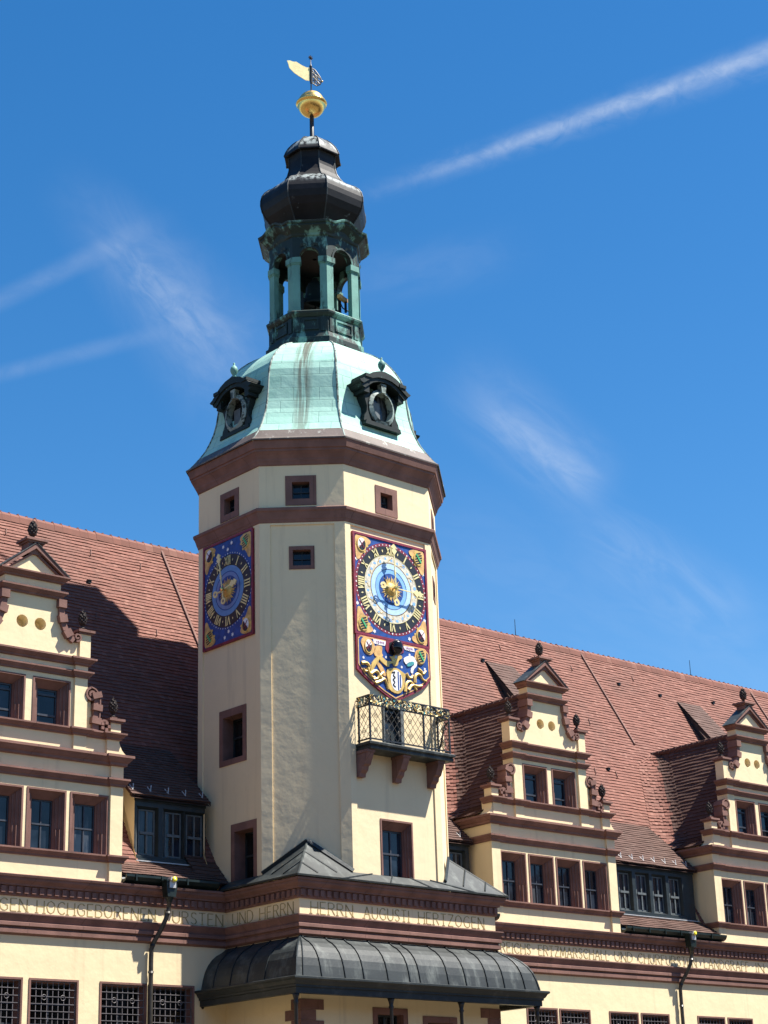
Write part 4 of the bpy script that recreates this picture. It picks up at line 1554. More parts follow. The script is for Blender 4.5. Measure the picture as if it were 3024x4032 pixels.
DP = [(29.82, 1.098), (29.98, 1.066), (30.2, 1.030), (30.5, .985), (30.8, .945), (31.15, .912), (31.6, .877), (32.1, .853), (32.6, .840), (33.1, .829), (33.5, .817), (33.9, .795), (34.25, .762), (34.55, .725), (34.8, .685), (35.02, .64), (35.22, .585), (35.4, .52), (35.52, .47)]
mb = MB()
rings = []
for z, r in DP:
    t = max(0, (z - 33.6) / (35.5 - 33.6)) ** 1.3
    rings.append(ring(TW, r, z, LN, r * 2.45, min(1, t)))
loft(mb, rings, True)
dome = mb.build('dome', 'dome', tower, off=TO)
mb = MB()
for i in range(8):
    mb.tube([r[i] for r in rings], .045, 6)
mb.build('dome_hips', 'copper_ring', dome, off=TO)
mb = MB()
loft(mb, [ring(TW, 1.106, 29.80), ring(TW, 1.108, 29.86), ring(TW, 1.074, 29.98), ring(TW, 1.038, 30.2), ring(TW, 1.002, 30.42), ring(TW, .985, 30.44)])
mb.build('flashing', 'flashing', tower, off=TO)

# lantern
mb = MB()
for (z0, r0), (z1, r1) in zip([(35.35, 1.20), (35.75, 1.20), (35.8, 1.15), (36.02, 1.12), (36.05, 1.10), (36.75, 1.10), (36.8, 1.14), (36.9, 1.18), (36.98, 1.19), (37.04, 1.16), (37.05, .2)], [(35.75, 1.20), (35.8, 1.15), (36.02, 1.12), (36.05, 1.10), (36.75, 1.10), (36.8, 1.14), (36.9, 1.18), (36.98, 1.19), (37.04, 1.16), (37.05, .2), (37.05, .2)]):
    loft(mb, [ring(LN, r0, z0), ring(LN, r1, z1)])
C8 = octa(*LN, 1.10)
for i in range(8):
    p, q = C8[i], C8[(i + 1) % 8]
    d = (q - p).normalized()
    n = Vector((d.y, -d.x))
    L_ = (q - p).length
    def fr3(u, o, z, p=p, d=d, n=n):
        v = p + d * u + n * o
        return (v.x, v.y, z)
    def plate(u0, u1, z0, z1, o, p=p, d=d, n=n):
        k_ = [fr3(u0, o, z0), fr3(u1, o, z0), fr3(u1, o, z1), fr3(u0, o, z1)]
        mb.face(k_)
        b_ = [fr3(u0, 0, z0), fr3(u1, 0, z0), fr3(u1, 0, z1), fr3(u0, 0, z1)]
        for e in range(4):
            mb.face([b_[e], b_[(e + 1) % 4], k_[(e + 1) % 4], k_[e]])
    for u0, u1, z0, z1 in ((.08, .30, 36.06, 36.74), (L_ - .30, L_ - .08, 36.06, 36.74), (.40, L_ - .40, 36.14, 36.22), (.40, L_ - .40, 36.60, 36.68), (.40, .48, 36.22, 36.60), (L_ - .48, L_ - .40, 36.22, 36.60)):
        plate(u0, u1, z0, z1, .05)
lan = mb.build('lantern_parapet', 'copper_sooty', tower, off=TO)
mb = MB()
for i in range(8):
    p, q = C8[i], C8[(i + 1) % 8]
    d = (q - p).normalized()
    n = Vector((d.y, -d.x))
    L_ = (q - p).length
    mb2 = MB()
    mb2.m = 0
    v = lambda u, o, z: tuple((p + d * u + n * o).to_3d() + Vector((0, 0, z)))
    def blk(u0, u1, z0, z1, o0, o1):
        A = [v(u0, o1, z0), v(u1, o1, z0), v(u1, o1, z1), v(u0, o1, z1)]
        B = [v(u0, o0, z0), v(u1, o0, z0), v(u1, o0, z1), v(u0, o0, z1)]
        mb.face(A)
        mb.face(B[::-1])
        for e in range(4):
            mb.face([B[e], B[(e + 1) % 4], A[(e + 1) % 4], A[e]])
    # bosses on the panel's middle
    blk(L_ * .5 - .12, L_ * .5 + .12, 35.46, 35.56, .16, .22)
mb.build('lantern_spouts', 'copper_dark', tower, off=TO)

PW = .205
for i in range(8):
    c0 = C8[i]
    pv, nx_ = C8[i - 1], C8[(i + 1) % 8]
    d1, d2 = (nx_ - c0), (pv - c0)
    w1, w2 = d1.length * PW, d2.length * PW
    d1n, d2n = d1.normalized(), d2.normalized()
    ctr = Vector((2.3, 4.25))
    inn = (ctr - c0).normalized()
    mb = MB()
    def pier(k_, z0, z1):
        g_ = (k_ - 1) * .25
        a = c0 - inn * g_ + d1n * w1 * k_
        b = c0 - inn * g_
        c = c0 - inn * g_ + d2n * w2 * k_
        n1 = Vector((-d1n.y, d1n.x))
        if n1.dot(inn) < 0:
            n1 = -n1
        n2 = Vector((-d2n.y, d2n.x))
        if n2.dot(inn) < 0:
            n2 = -n2
        dd = .26 * k_
        poly = [a, b, c, c + n2 * dd, c0 + inn * (.36 * k_), a + n1 * dd]
        lo = [(p.x, p.y, z0) for p in poly]
        hi = [(p.x, p.y, z1) for p in poly]
        mb.face(lo[::-1])
        mb.face(hi)
        for e in range(6):
            mb.face([lo[e], lo[(e + 1) % 6], hi[(e + 1) % 6], hi[e]])
    pier(1.0, 37.05, 39.36)
    pier(1.12, 37.05, 37.2)
    pier(1.14, 39.30, 39.38)
    pier(1.28, 39.36, 39.62)
    mb.build('lantern_pier', 'copper', tower, off=TO)
# arched storey
mb = MB()
for i in range(8):
    p, q = C8[i], C8[(i + 1) % 8]
    d = (q - p).normalized()
    n = Vector((d.y, -d.x))
    L_ = (q - p).length
    hw = L_ * (.5 - PW)
    arc = [(L_ / 2 + hw * cos(a), 39.62 + hw * 1.05 * sin(a)) for a in [pi * k_ / 14 for k_ in range(15)]]
    poly = [(0, 40.75), (0, 39.6)] + arc[::-1] + [(L_, 39.6), (L_, 40.75)]
    f3 = lambda u, o, z: tuple((p + d * u + n * o).to_3d() + Vector((0, 0, z)))
    mb.face([f3(u, 0, z) for u, z in poly])
    mb.face([f3(u, -.25, z) for u, z in poly])
    for (u, z), (u2, z2) in zip(arc, arc[1:]):
        mb.face([f3(u, 0, z), f3(u2, 0, z2), f3(u2, -.25, z2), f3(u, -.25, z)])
    # raised archivolt and keystone
    for (u, z), (u2, z2) in zip(arc, arc[1:]):
        g_ = lambda a, b, k_: (L_ / 2 + (a - L_ / 2) * k_, 39.62 + (b - 39.62) * k_)
        A, B, C, D = g_(u, z, 1.0), g_(u2, z2, 1.0), g_(u2, z2, 1.17), g_(u, z, 1.17)
        mb.face([f3(*(A[0], .05, A[1])), f3(B[0], .05, B[1]), f3(C[0], .05, C[1]), f3(D[0], .05, D[1])])
        mb.face([f3(D[0], 0, D[1]), f3(C[0], 0, C[1]), f3(C[0], .05, C[1]), f3(D[0], .05, D[1])])
        mb.face([f3(A[0], 0, A[1]), f3(B[0], 0, B[1]), f3(B[0], .05, B[1]), f3(A[0], .05, A[1])])
    # scroll ornaments over the arch
    for s in (-1, 1):
        for k_ in range(5):
            u = L_ / 2 + s * (hw * .35 + k_ * .05)
            z = 39.62 + hw * 1.05 + .08 + .05 * k_ - .04 * k_ * k_ * .3
            w_ = .05
            mb.face([f3(u - w_, .07, z - w_), f3(u + w_, .07, z - w_), f3(u + w_, .1, z + w_), f3(u - w_, .1, z + w_)])
mb.build('lantern_arches', 'copper_sooty', tower, off=TO)
# curved cornice rising over the main faces
mb = MB()
CPF = [(0, 40.62), (.05, 40.66), (.08, 40.75), (.20, 40.86), (.31, 40.98), (.33, 41.0), (.33, 41.07), (.40, 41.10), (.42, 41.18), (.36, 41.22), (.0, 41.30), (-.5, 41.34)]
for i in range(8):
    N = 14
    bumpy = .30 if i in (0, 2, 4, 6) else .0
    A0 = lambda o: octa(*LN, 1.10 + o / 1.55)
    for k_ in range(N):
        def pt(t, o, z):
            c = A0(o)
            v_ = c[i].lerp(c[(i + 1) % 8], t)
            h = bumpy * (0.5 - 0.5 * cos(2 * pi * min(1, max(0, (t - .14) / .72)))) ** .8
            return (v_.x, v_.y, z + h * min(1, max(0, (z - 40.6) / .12)))
        for (o, z), (o2, z2) in zip(CPF, CPF[1:]):
            mb.face([pt(k_ / N, o, z), pt((k_ + 1) / N, o, z), pt((k_ + 1) / N, o2, z2), pt(k_ / N, o2, z2)])
mb.build('lantern_cornice', 'copper_sooty', tower, off=TO)
mb = MB()
loft(mb, [ring(LN, .05, 40.5), ring(LN, 1.08, 40.5)])
mb.build('belfry_ceiling', 'copper_dark', tower, off=TO)
mb = MB()
for a in (0, 1):
    if a:
        mb.box(2.3 - 1.3, 2.3 + 1.3, 4.15, 4.35, 38.15, 38.35)
    else:
        mb.box(2.2, 2.4, 4.25 - 1.3, 4.25 + 1.3, 38.36, 38.52)
for dx, dy in ((-1.05, -.35), (.5, -1.05)):
    mb.box(2.3 + dx - .05, 2.3 + dx + .05, 4.25 + dy - .05, 4.25 + dy + .05, 37.05, 38.4)
mb.build('belfry_frame', 'copper_dark', tower, off=TO)
OP = [(40.9, .80), (41.2, .84), (41.5, .92), (41.7, .985), (41.93, 1.07), (42.2, 1.18), (42.5, 1.26), (42.8, 1.295), (43.05, 1.29), (43.3, 1.255), (43.5, 1.185), (43.66, 1.09), (43.78, .98), (43.9, .87), (44.05, .78), (44.25, .70), (44.5, .63), (44.8, .588), (45.15, .575), (45.4, .59), (45.47, .60), (45.47, .70), (45.52, .705), (45.72, .665), (45.95, .60), (46.18, .50), (46.36, .40), (46.48, .28), (46.53, .08)]
mb = MB()
rr = [ring(LN, r, z) for z, r in OP]
loft(mb, rr)
on = mb.build('onion_dome', 'onion', tower, off=TO)
mb = MB()
for i in range(8):
    mb.tube([r[i] for r in rr[:-1]], .032, 5)
mb.build('onion_seams', 'lead_dark', on, off=TO)


# oval dormer windows on the dome
def dome_dormer(fr, uc, y):
    """front at depth y of the face frame; built in the face's axes"""
    t = MB()
    zc, a0, b0, a1, b1 = 31.93, .70, .81, .545, .635
    # body behind the ring, running into the dome
    N = 28
    el = lambda a, b, k_: (uc + a * cos(2 * pi * k_ / N), zc + b * sin(2 * pi * k_ / N))
    for k_ in range(N):
        p, q = el(.735, .84, k_), el(.735, .84, k_ + 1)
        t.face([(p[0], y + .05, p[1]), (q[0], y + .05, q[1]), (q[0], y + 2.0, q[1]), (p[0], y + 2.0, p[1])])
    for s in (-1, 1):
        # side consoles
        pts = [(.60, 32.55), (.84, 32.5), (.93, 32.32), (.86, 32.1), (.78, 31.85), (.80, 31.62), (.93, 31.4), (.97, 31.2), (.8, 31.08), (.55, 31.2)]
        pl = [(uc + s * a, b) for a, b in pts]
        t.ext(pl if s > 0 else pl[::-1], y + .06, y + .9)
    t.ext([(uc - .98, 31.0), (uc + .98, 31.0), (uc + .92, 31.18), (uc - .92, 31.18)], y - .06, y + .9)
    body = t.build('dome_dormer', 'copper_dark', tower)
    body.location = (fr.x - TO[0], fr.y - TO[1], 0)
    body.rotation_euler = (0, 0, fr.a)
    r = MB()
    for k_ in range(N):
        P4 = [el(a0, b0, k_), el(a0, b0, k_ + 1), el(a1, b1, k_ + 1), el(a1, b1, k_)]
        yy = [y + .02, y + .02, y - .06, y - .06]
        r.face([(p[0], q, p[1]) for p, q in zip(P4, yy)])
        I = [el(a1, b1, k_), el(a1, b1, k_ + 1)]
        r.face([(I[0][0], y - .06, I[0][1]), (I[1][0], y - .06, I[1][1]), (I[1][0], y + .3, I[1][1]), (I[0][0], y + .3, I[0][1])])
        O = [el(a0, b0, k_), el(a0, b0, k_ + 1)]
        r.face([(O[0][0], y + .02, O[0][1]), (O[1][0], y + .02, O[1][1]), (O[1][0], y + .1, O[1][1]), (O[0][0], y + .1, O[0][1])])
    r.ext([(uc - .10, 32.55), (uc + .10, 32.55), (uc + .15, 32.95), (uc - .15, 32.95)], y - .14, y + .1)
    r.build('window_ring', 'copper_ring', body)
    h = MB()
    # segmental hood: profile follows an arc, with stepped ends
    arc = [(-1.48, 32.78), (-1.30, 32.86), (-1.02, 33.08), (-.7, 33.28), (-.35, 33.41), (0, 33.46), (.35, 33.41), (.7, 33.28), (1.02, 33.08), (1.30, 32.86), (1.48, 32.78)]
    low = [(1.40, 32.70), (1.26, 32.66), (1.02, 32.82), (.74, 33.0), (.4, 33.12), (0, 33.16), (-.4, 33.12), (-.74, 33.0), (-1.02, 32.82), (-1.26, 32.66), (-1.40, 32.70)]
    h.ext([(uc + a * .95, b) for a, b in arc + low], y - .26, y + 1.5)
    arc2 = [(a * .88, b - .10) for a, b in arc]
    low2 = [(a * .86, b - .16) for a, b in low]
    h.ext([(uc + a, b) for a, b in arc2 + low2], y - .20, y + 1.4)
    for s in (-1, 1):
        a, b = sorted((uc + s * .80, uc + s * 1.08))
        h.box(a, b, y - .14, y + .8, 32.36, 32.70)
        h.box(a - .03, b + .05, y - .30, y + .6, 32.98, 33.12)
    h.build('hood', 'copper_dark', body)
    f = MB()
    f.lathe([(.14, 33.40), (.10, 33.50), (.05, 33.56), (.09, 33.66), (.155, 33.78), (.165, 33.88), (.13, 33.98), (.07, 34.05), (.03, 34.10), (.05, 34.16), (.0, 34.22)], 12, (uc, y - .05))
    f.build('dormer_finial', 'copper', body, True)
    g_ = MB()
    g_.sheet(uc - .6, uc + .6, zc - .7, zc + .7, y + .28)
    g_.build('pane', 'glass_dark', body)
    g2 = MB()
    g2.sheet(uc - .36, uc + .06, zc - .48, zc + .28, y + .22)
    g2.build('open_sash', 'timber_grey', body)
    return body


dome_dormer(FC, 2.3, .12)
dome_dormer(FA, 2.0, .36)
dome_dormer(Frame(7.1, 2.25, R(90)), 2.0, .36)

# ------------------------------------------------------------------ base block with the inscription
XB0, XB1, YB = -2.62, 7.22, -.05
BP = [(XB0, 4.6), (XB0, YB), (XB1, YB), (XB1, 5.4)]
mb = MB()
dl, d2 = (.72, 2.42, 4.2, 7.9), (3.18, 4.92, 4.2, 7.68)
mb.sheet(XB0, XB1, 0, 12.32, YB, [dl, d2])
mb.face([(XB0, YB, 0), (XB0, 4.6, 0), (XB0, 4.6, 12.3), (XB0, YB, 12.3)])
mb.face([(XB1, YB, 0), (XB1, 5.4, 0), (XB1, 5.4, 12.3), (XB1, YB, 12.3)])
mb.build('base_wall', 'plaster', tower, off=TO)
mb = MB()
mb.sweep(BP, CORN)
dentils(mb, XB0 - .1, XB1 + .1, YB)
n = 14
for k_ in range(n):
    y = YB + (k_ + .5) * (4.2 / n)
    mb.box(XB0 - .145, XB0 - .071, y - .08, y + .08, 11.66, 11.88)
    mb.box(XB1 + .071, XB1 + .145, y - .08, y + .08, 11.66, 11.88)
mb.build('base_cornice', 'stone', tower, off=TO)
mb = MB()
mb.sweep(BP, BANDS)
mb.build('base_string_course', 'stone', tower, off=TO)
mb = MB()
word(mb, 'HERRN', -2.10, -.12, 11.06, .42, YB - .004)
word(mb, 'AUGUSTI', .42, 2.66, 11.06, .42, YB - .004)
word(mb, 'HERTZOGEN', 3.15, 6.60, 11.06, .42, YB - .004)
side = MB()
word(side, 'UND', .36, 1.58, 11.06, .42, -.004)
word(side, 'HERRN', 1.98, 3.92, 11.06, .42, -.004)
fs = Frame(XB0, 4.22, R(-90))
side.xf(lambda p: fs.mat @ p)
base = len(mb.v)
mb.v += side.v
mb.f += [tuple(q + base for q in f) for f in side.f]
mb.mi += side.mi
mb.uv += side.uv
mb.build('inscription', 'letter', tower, off=TO)
mb, qb = MB(), MB()
for k_ in range(22):
    z = 8.07 - (k_ + 1) * .36
    if z < .1:
        break
    w = 1.02 if k_ % 2 == 0 else .66
    w2 = .52 if k_ % 2 == 0 else .86
    mb.box(XB0 - .03, XB0 + w, YB - .03, YB + w2, z + .01, z + .36)
    qb.box(XB1 - w, XB1 + .03, YB - .03, YB + w2, z + .01, z + .36)
mb.build('quoins', 'stone', tower, off=TO)
qb.build('quoins', 'stone', tower, off=TO)
for q in (dl, d2):
    surround_window(tower, *q, .22, .4, .03, YB, ('stone', 'timber', 'glass_dark'), 2, (.6,), .07, False, off=TO)

# lead apron between base and shaft
EV = [(-3.00, 4.3), (-3.00, -.43), (7.60, -.43), (7.60, 5.2)]
zE, zW = 12.33, 12.70
apexL, apexR = Vector((-1.27, 1.10, 13.86)), Vector((5.87, 1.10, 13.86))
E0, E1, E2, E3 = [Vector((x, y, zE)) for x, y in EV]
Cl, Cr, Al, Ab, Dr, Db = Vector((0, -.01, zW)), Vector((4.6, -.01, zW)), Vector((-2.51, 2.25, zW)), Vector((-2.51, 4.5, zW)), Vector((7.11, 2.25, zW)), Vector((7.11, 5.2, zW))
mb = MB()
for q in ((E1, E2, Cr, Cl), (E1, Cl, apexL), (E1, apexL, Al), (E0, E1, Al, Ab), (E2, apexR, Cr), (E2, Dr, apexR), (E3, Db, Dr, E2)):
    mb.face(q)
mb.sweep([tuple(p) for p in EV], [(0, 12.29), (.03, 12.30), (.04, 12.36), (0, 12.36)])
for a, b in ((E1, apexL), (E2, apexR)):
    mb.bar(a, b, .06)
for (P0, P1, Q0, Q1, ts) in ((E1, Cl, apexL, apexL, (.36, .7)), (E1, Al, apexL, apexL, (.4, .72)), (E2, Cr, apexR, apexR, (.36, .7)), (E2, Dr, apexR, apexR, (.4, .72))):
    for t_ in ts:
        a = P0.lerp(P1, t_) if False else P0.lerp(P1, t_)
        b = P0.lerp(Q0, t_)
        mb.bar(a + Vector((0, 0, .02)), b + Vector((0, 0, .02)), .05)
for t_ in (.2, .42, .62, .84):
    mb.bar(E1.lerp(E2, t_) + Vector((0, 0, .02)), Cl.lerp(Cr, t_) + Vector((0, 0, .02)), .04)
mb.build('lead_apron', 'lead', tower, off=TO)
for a, b in ((apexL, Cl), (apexL, Al), (apexR, Cr), (apexR, Dr)):
    mb = MB()
    o = Vector((-.03 if a is apexL else .03, -.05, .05))
    mb.bar(a + o, b + o, .14, .05)
    mb.build('apron_upstand', 'lead_dark', tower, off=TO)

# ------------------------------------------------------------------ porch canopy
porch = thing('porch_canopy', 'curved dark sheet metal canopy on thin iron posts around the tower base', 'canopy', (2.3, -.6, 0))
PO = (2.3, -.6, 0)
CP = [(0, 10.24), (.10, 10.16), (.25, 10.06), (.45, 9.96), (.65, 9.80), (.82, 9.60), (.95, 9.36), (1.04, 9.08), (1.10, 8.80), (1.12, 8.70)]
mb = MB()
mb.sweep(BP, CP)
mb.build('canopy_roof', 'lead', porch, off=PO)
mb = MB()
sx = [XB0 - .9 + i * 1.0 + (.09, -.06, .02, -.1, .05, .11, -.38, .04, -.05, .07, -.03, .08, 0)[i] for i in range(13)]
for x in sx:
    base_x = min(max(x, XB0), XB1)
    pts = []
    for o, z in CP:
        f_ = o / 1.12
        xx = base_x + (x - base_x) * f_
        pts.append((xx, YB - o - .012, z + .012))
    if x < XB0 - .95 or x > XB1 + .95:
        continue
    for a, b in zip(pts, pts[1:]):
        mb.bar(a, b, .035, .05)
for y in (.6, 1.6, 2.6, 3.6):
    for xb, s in ((XB0, -1), (XB1, 1)):
        pts = [(xb + s * (o + .012), y, z + .012) for o, z in CP]
        for a, b in zip(pts, pts[1:]):
            mb.bar(a, b, .035, .05)
for xb, s in ((XB0, -1), (XB1, 1)):
    pts = [(xb + s * (o + .006), YB - o - .006, z + .01) for o, z in CP]
    for a, b in zip(pts, pts[1:]):
        mb.bar(a, b, .05, .05)
mb.build('seams', 'lead_dark', porch, off=PO)
mb = MB()
mb.sweep(BP, [(1.06, 8.70), (1.14, 8.70), (1.36, 8.68), (1.40, 8.66), (1.40, 8.60), (1.33, 8.55), (1.27, 8.44), (1.22, 8.40), (1.22, 8.34), (1.17, 8.32), (1.17, 8.12), (.95, 8.12), (.95, 8.3), (0, 8.35)])
mb.build('fascia', 'lead_dark', porch, off=PO)
for x, y in ((-3.66, -1.05), (.73, -1.05), (4.22, -1.05), (8.26, -1.05), (-3.66, 4.4), (8.26, 4.6)):
    mb = MB()
    mb.lathe([(.13, 0), (.13, .12), (.075, .18), (.065, 7.75), (.10, 7.82), (.07, 7.88), (.10, 8.02), (.14, 8.12)], 10, (x, y))
    mb.build('post', 'iron', porch, True, off=PO)

# ------------------------------------------------------------------ balcony
balc = thing('balcony', 'small iron railed balcony with gilded flower frieze below the painted shield', 'balcony', (2.37, -.45, 17.33))
BO = (2.37, -.45, 17.33)
bx0, bx1, byf = .36, 4.62, -.75
mb = MB()
mb.sweep([(bx0, .05), (bx0, byf), (bx1, byf), (bx1, .05)], [(-.02, 17.25), (.02, 17.27), (.03, 17.35), (.0, 17.38), (.02, 17.41), (.08, 17.43), (.09, 17.51), (.06, 17.54), (-.3, 17.54)])
mb.box(bx0 + .02, bx1 - .02, byf + .02, .05, 17.26, 17.52)
mb.build('floor', 'lead', balc, off=BO)
for x in (.46, 2.28, 4.10):
    mb = MB()
    side_ = [(.05, 16.28), (-.14, 16.28), (-.17, 16.42), (-.30, 16.52), (-.34, 16.66), (-.46, 16.72), (-.52, 16.86), (-.56, 16.92), (-.64, 17.11), (-.64, 17.25), (.05, 17.25)]
    for s in (-1, 1):
        mb.face([(x + s * .15, y, z) for y, z in side_])
    for (y, z), (y2, z2) in zip(side_, side_[1:] + side_[:1]):
        mb.face([(x - .15, y, z), (x + .15, y, z), (x + .15, y2, z2), (x - .15, y2, z2)])
    mb.box(x - .19, x + .19, -.68, .04, 17.15, 17.25)
    mb.build('bracket', 'stone', balc, off=BO)
mb = MB()
for x, y in ((bx0 + .03, byf + .03), (3.16, byf + .03), (bx1 - .10, byf + .03), (bx0 + .03, -.08), (bx1 - .10, -.08), (bx0 + 1.4, byf + .03)):
    if abs(x - (bx0 + 1.4)) < .01:
        continue
    mb.box(x - .03, x + .03, y - .03, y + .03, 17.54, 19.32)
xr = bx1 - .10
rail = [(bx0 + .03, -.0), (bx0 + .03, byf + .03), (xr, byf + .03), (xr, -.0)]
for z, w in ((17.65, .05), (18.95, .05), (19.32, .06)):
    for a, b in zip(rail, rail[1:]):
        mb.bar((a[0], a[1], z), (b[0], b[1], z), w)
# curved stay at the right end
pts = [(xr, -.05, 17.65), (xr - .02, -.25, 18.05), (xr, -.38, 18.45), (xr - .05, -.5, 18.70), (xr, -.7, 18.83), (xr, byf + .05, 18.90)]
mb.tube(pts, .04, 6)
mb.build('railing', 'iron', balc, off=BO)


def along(path, s):
    for (a, b), (c, d) in zip(path, path[1:]):
        l = math.hypot(c - a, d - b)
        if s <= l:
            return (a + (c - a) * s / l, b + (d - b) * s / l)
        s -= l
    return path[-1]


mb = MB()
segs = [(rail[0], rail[1]), (rail[1], rail[2]), (rail[2], rail[3])]
for (a, b), (c, d) in segs:
    L_ = math.hypot(c - a, d - b)
    H = 18.92 - 17.67
    n = max(2, int(round(L_ / .27)))
    st = L_ / n
    m_ = H / (st * 1.25)
    pt = lambda s, z: (a + (c - a) * s / L_, b + (d - b) * s / L_, z)
    for k_ in range(-8, n + 8):
        for sg in (1, -1):
            s0, s1 = k_ * st, k_ * st + sg * m_ * st
            z0, z1 = 17.67, 18.92
            lo, hi = (s0, z0), (s1, z1)
            ts = [0.0, 1.0]
            if s1 != s0:
                for lim in (0, L_):
                    q = (lim - s0) / (s1 - s0)
                    if 0 < q < 1:
                        ts.append(q)
            ts = sorted(ts)
            for t0, t1 in zip(ts, ts[1:]):
                tm = s0 + (s1 - s0) * (t0 + t1) / 2
                if 0 <= tm <= L_ and t1 - t0 > .02:
                    mb.bar(pt(s0 + (s1 - s0) * t0, z0 + (z1 - z0) * t0), pt(s0 + (s1 - s0) * t1, z0 + (z1 - z0) * t1), .013)
    for k_ in range(int(L_ / .55)):
        for zz in (18.00, 18.57):
            s0 = (k_ + .5) * L_ / int(L_ / .55)
            pts = [pt(s0 + .085 * sin(q), zz + .085 * cos(q)) for q in [i * pi / 5 for i in range(11)]]
            mb.tube(pts, .012, 4)
            mb.tube([pt(s0 + .035 * sin(q), zz + .035 * cos(q)) for q in [i * pi / 3 for i in range(7)]], .012, 4)
mb.build('lattice', 'pipe', balc, off=BO)
mb = MB()
rnd = random.Random(12)
for (a, b), (c, d) in segs:
    L_ = math.hypot(c - a, d - b)
    n = int(L_ * 130)
    nx_, ny_ = (d - b) / L_, -(c - a) / L_
    for k_ in range(n):
        s = rnd.uniform(0, L_)
        z = rnd.uniform(18.97, 19.30)
        ctr = Vector((a + (c - a) * s / L_, b + (d - b) * s / L_, z)) + Vector((nx_, ny_, 0)) * rnd.uniform(-.03, .09)
        ang = rnd.uniform(0, 2 * pi)
        L2, W2 = rnd.uniform(.05, .10), rnd.uniform(.018, .04)
        e1 = Vector(((c - a) / L_ * cos(ang), (d - b) / L_ * cos(ang), sin(ang))) * L2
        e2 = Vector(((c - a) / L_ * -sin(ang), (d - b) / L_ * -sin(ang), cos(ang))) * W2
        tl = Vector((nx_, ny_, rnd.uniform(-.5, .5))) * rnd.uniform(-.03, .03)
        mb.m = rnd.choice((0, 0, 1, 2, 3, 3, 3, 3, 3, 3))
        mb.face([ctr - e1, ctr + e2 + tl, ctr + e1, ctr - e2 + tl])
    mb.m = 3
    for k_ in range(int(L_ / .14)):
        s = (k_ + .5) * .14
        p = Vector((a + (c - a) * s / L_, b + (d - b) * s / L_, 18.97))
        mb.bar(p, p + Vector((0, 0, .33)), .02)
mb.build('flower_frieze', ['gilt', 'gilt_pale', 'teal', 'iron'], balc, off=BO)

# ------------------------------------------------------------------ clocks
ROM = ['XII', 'I', 'II', 'III', 'IIII', 'V', 'VI', 'VII', 'VIII', 'VIIII', 'X', 'XI']


def numeral(mb, txt, cx, cz, r0, r1, ang, y, wid):
    """radial roman numeral between radii r0 and r1, upright toward the rim"""
    h = r1 - r0
    ws = {'I': .34, 'V': .62, 'X': .62}
    tot_ = sum(ws[c] for c in txt) * h
    sc = min(1.0, .78 * (r0 + r1) / 2 * 2 * pi / 12 * .8 / tot_)
    x = -tot_ * sc / 2
    f = lambda a, b: (cx + (r0 + b) * sin(ang) + a * cos(ang), y, cz + (r0 + b) * cos(ang) - a * sin(ang))
    for c in txt:
        w = ws[c] * h * sc
        if c == 'I':
            mb.bar(f(x + w / 2, 0), f(x + w / 2, h), wid, .012)
            for b in (0, h):
                mb.bar(f(x + w * .12, b), f(x + w * .88, b), wid * .5, .012)
        elif c == 'V':
            mb.bar(f(x + w * .1, h), f(x + w * .5, 0), wid, .012)
            mb.bar(f(x + w * .9, h), f(x + w * .5, 0), wid * .6, .012)
        else:
            mb.bar(f(x + w * .1, h), f(x + w * .9, 0), wid, .012)
            mb.bar(f(x + w * .9, h), f(x + w * .1, 0), wid * .6, .012)
        x += w


def blob(pts, n=3):
    """rounded version of an outline (Chaikin)"""
    for _ in range(n):
        q = []
        for (a, b), (c, d) in zip(pts, pts[1:] + pts[:1]):
            q += [(a * .75 + c * .25, b * .75 + d * .25), (a * .25 + c * .75, b * .25 + d * .75)]
        pts = q
    return pts


def oval(cx, cz, a, b, n=20, t0=0, t1=2 * pi):
    return [(cx + a * cos(t0 + (t1 - t0) * k_ / n), cz + b * sin(t0 + (t1 - t0) * k_ / n)) for k_ in range(n + (0 if t1 - t0 >= 2 * pi - .01 else 1))]


ARMS = ['gilt', 'white', 'black', 'crimson', 'green', 'ochre']


def arms_swords(mb, cx, cz, a, b, y, tilt=0.0):
    mb.m = 0
    mb.ext(oval(cx, cz, a * 1.2, b * 1.18), y - .03, y)
    mb.m = 1
    mb.flat(oval(cx, cz, a, b, 14, tilt, tilt + pi), y - .034)
    mb.m = 2
    mb.flat(oval(cx, cz, a, b, 14, tilt + pi, tilt + 2 * pi), y - .034)
    mb.m = 3
    for s in (-1, 1):
        mb.bar((cx - s * a * .62, y - .042, cz - b * .62), (cx + s * a * .62, y - .042, cz + b * .62), .028, .01)
        mb.bar((cx - s * a * .62, y - .042, cz - b * .32), (cx - s * a * .28, y - .042, cz - b * .58), .024, .01)


def arms_bars(mb, cx, cz, a, b, y, tilt=.5):
    mb.m = 0
    mb.ext(oval(cx, cz, a * 1.15, b * 1.12), y - .03, y)
    mb.m = 2
    for k_ in range(-2, 3):
        w = b * .11
        z = cz + k_ * b * .38
        hw = a * math.sqrt(max(0.05, 1 - (k_ * .38) ** 2)) * .92
        x0, x1 = cx - hw, cx + hw
        d = tilt * hw * .35
        mb.face([(x0, y - .036, z - w - d), (x1, y - .036, z - w + d), (x1, y - .036, z + w + d), (x0, y - .036, z + w - d)])
    mb.m = 4
    mb.bar((cx - a * .6, y - .044, cz + b * .62), (cx + a * .6, y - .044, cz - b * .62), .075, .012)


def star(mb, cx, cz, r, y):
    p = [(cx + (r if k_ % 2 == 0 else r * .5) * sin(k_ * pi / 6), cz + (r if k_ % 2 == 0 else r * .5) * cos(k_ * pi / 6)) for k_ in range(12)]
    mb.flat(p, y)


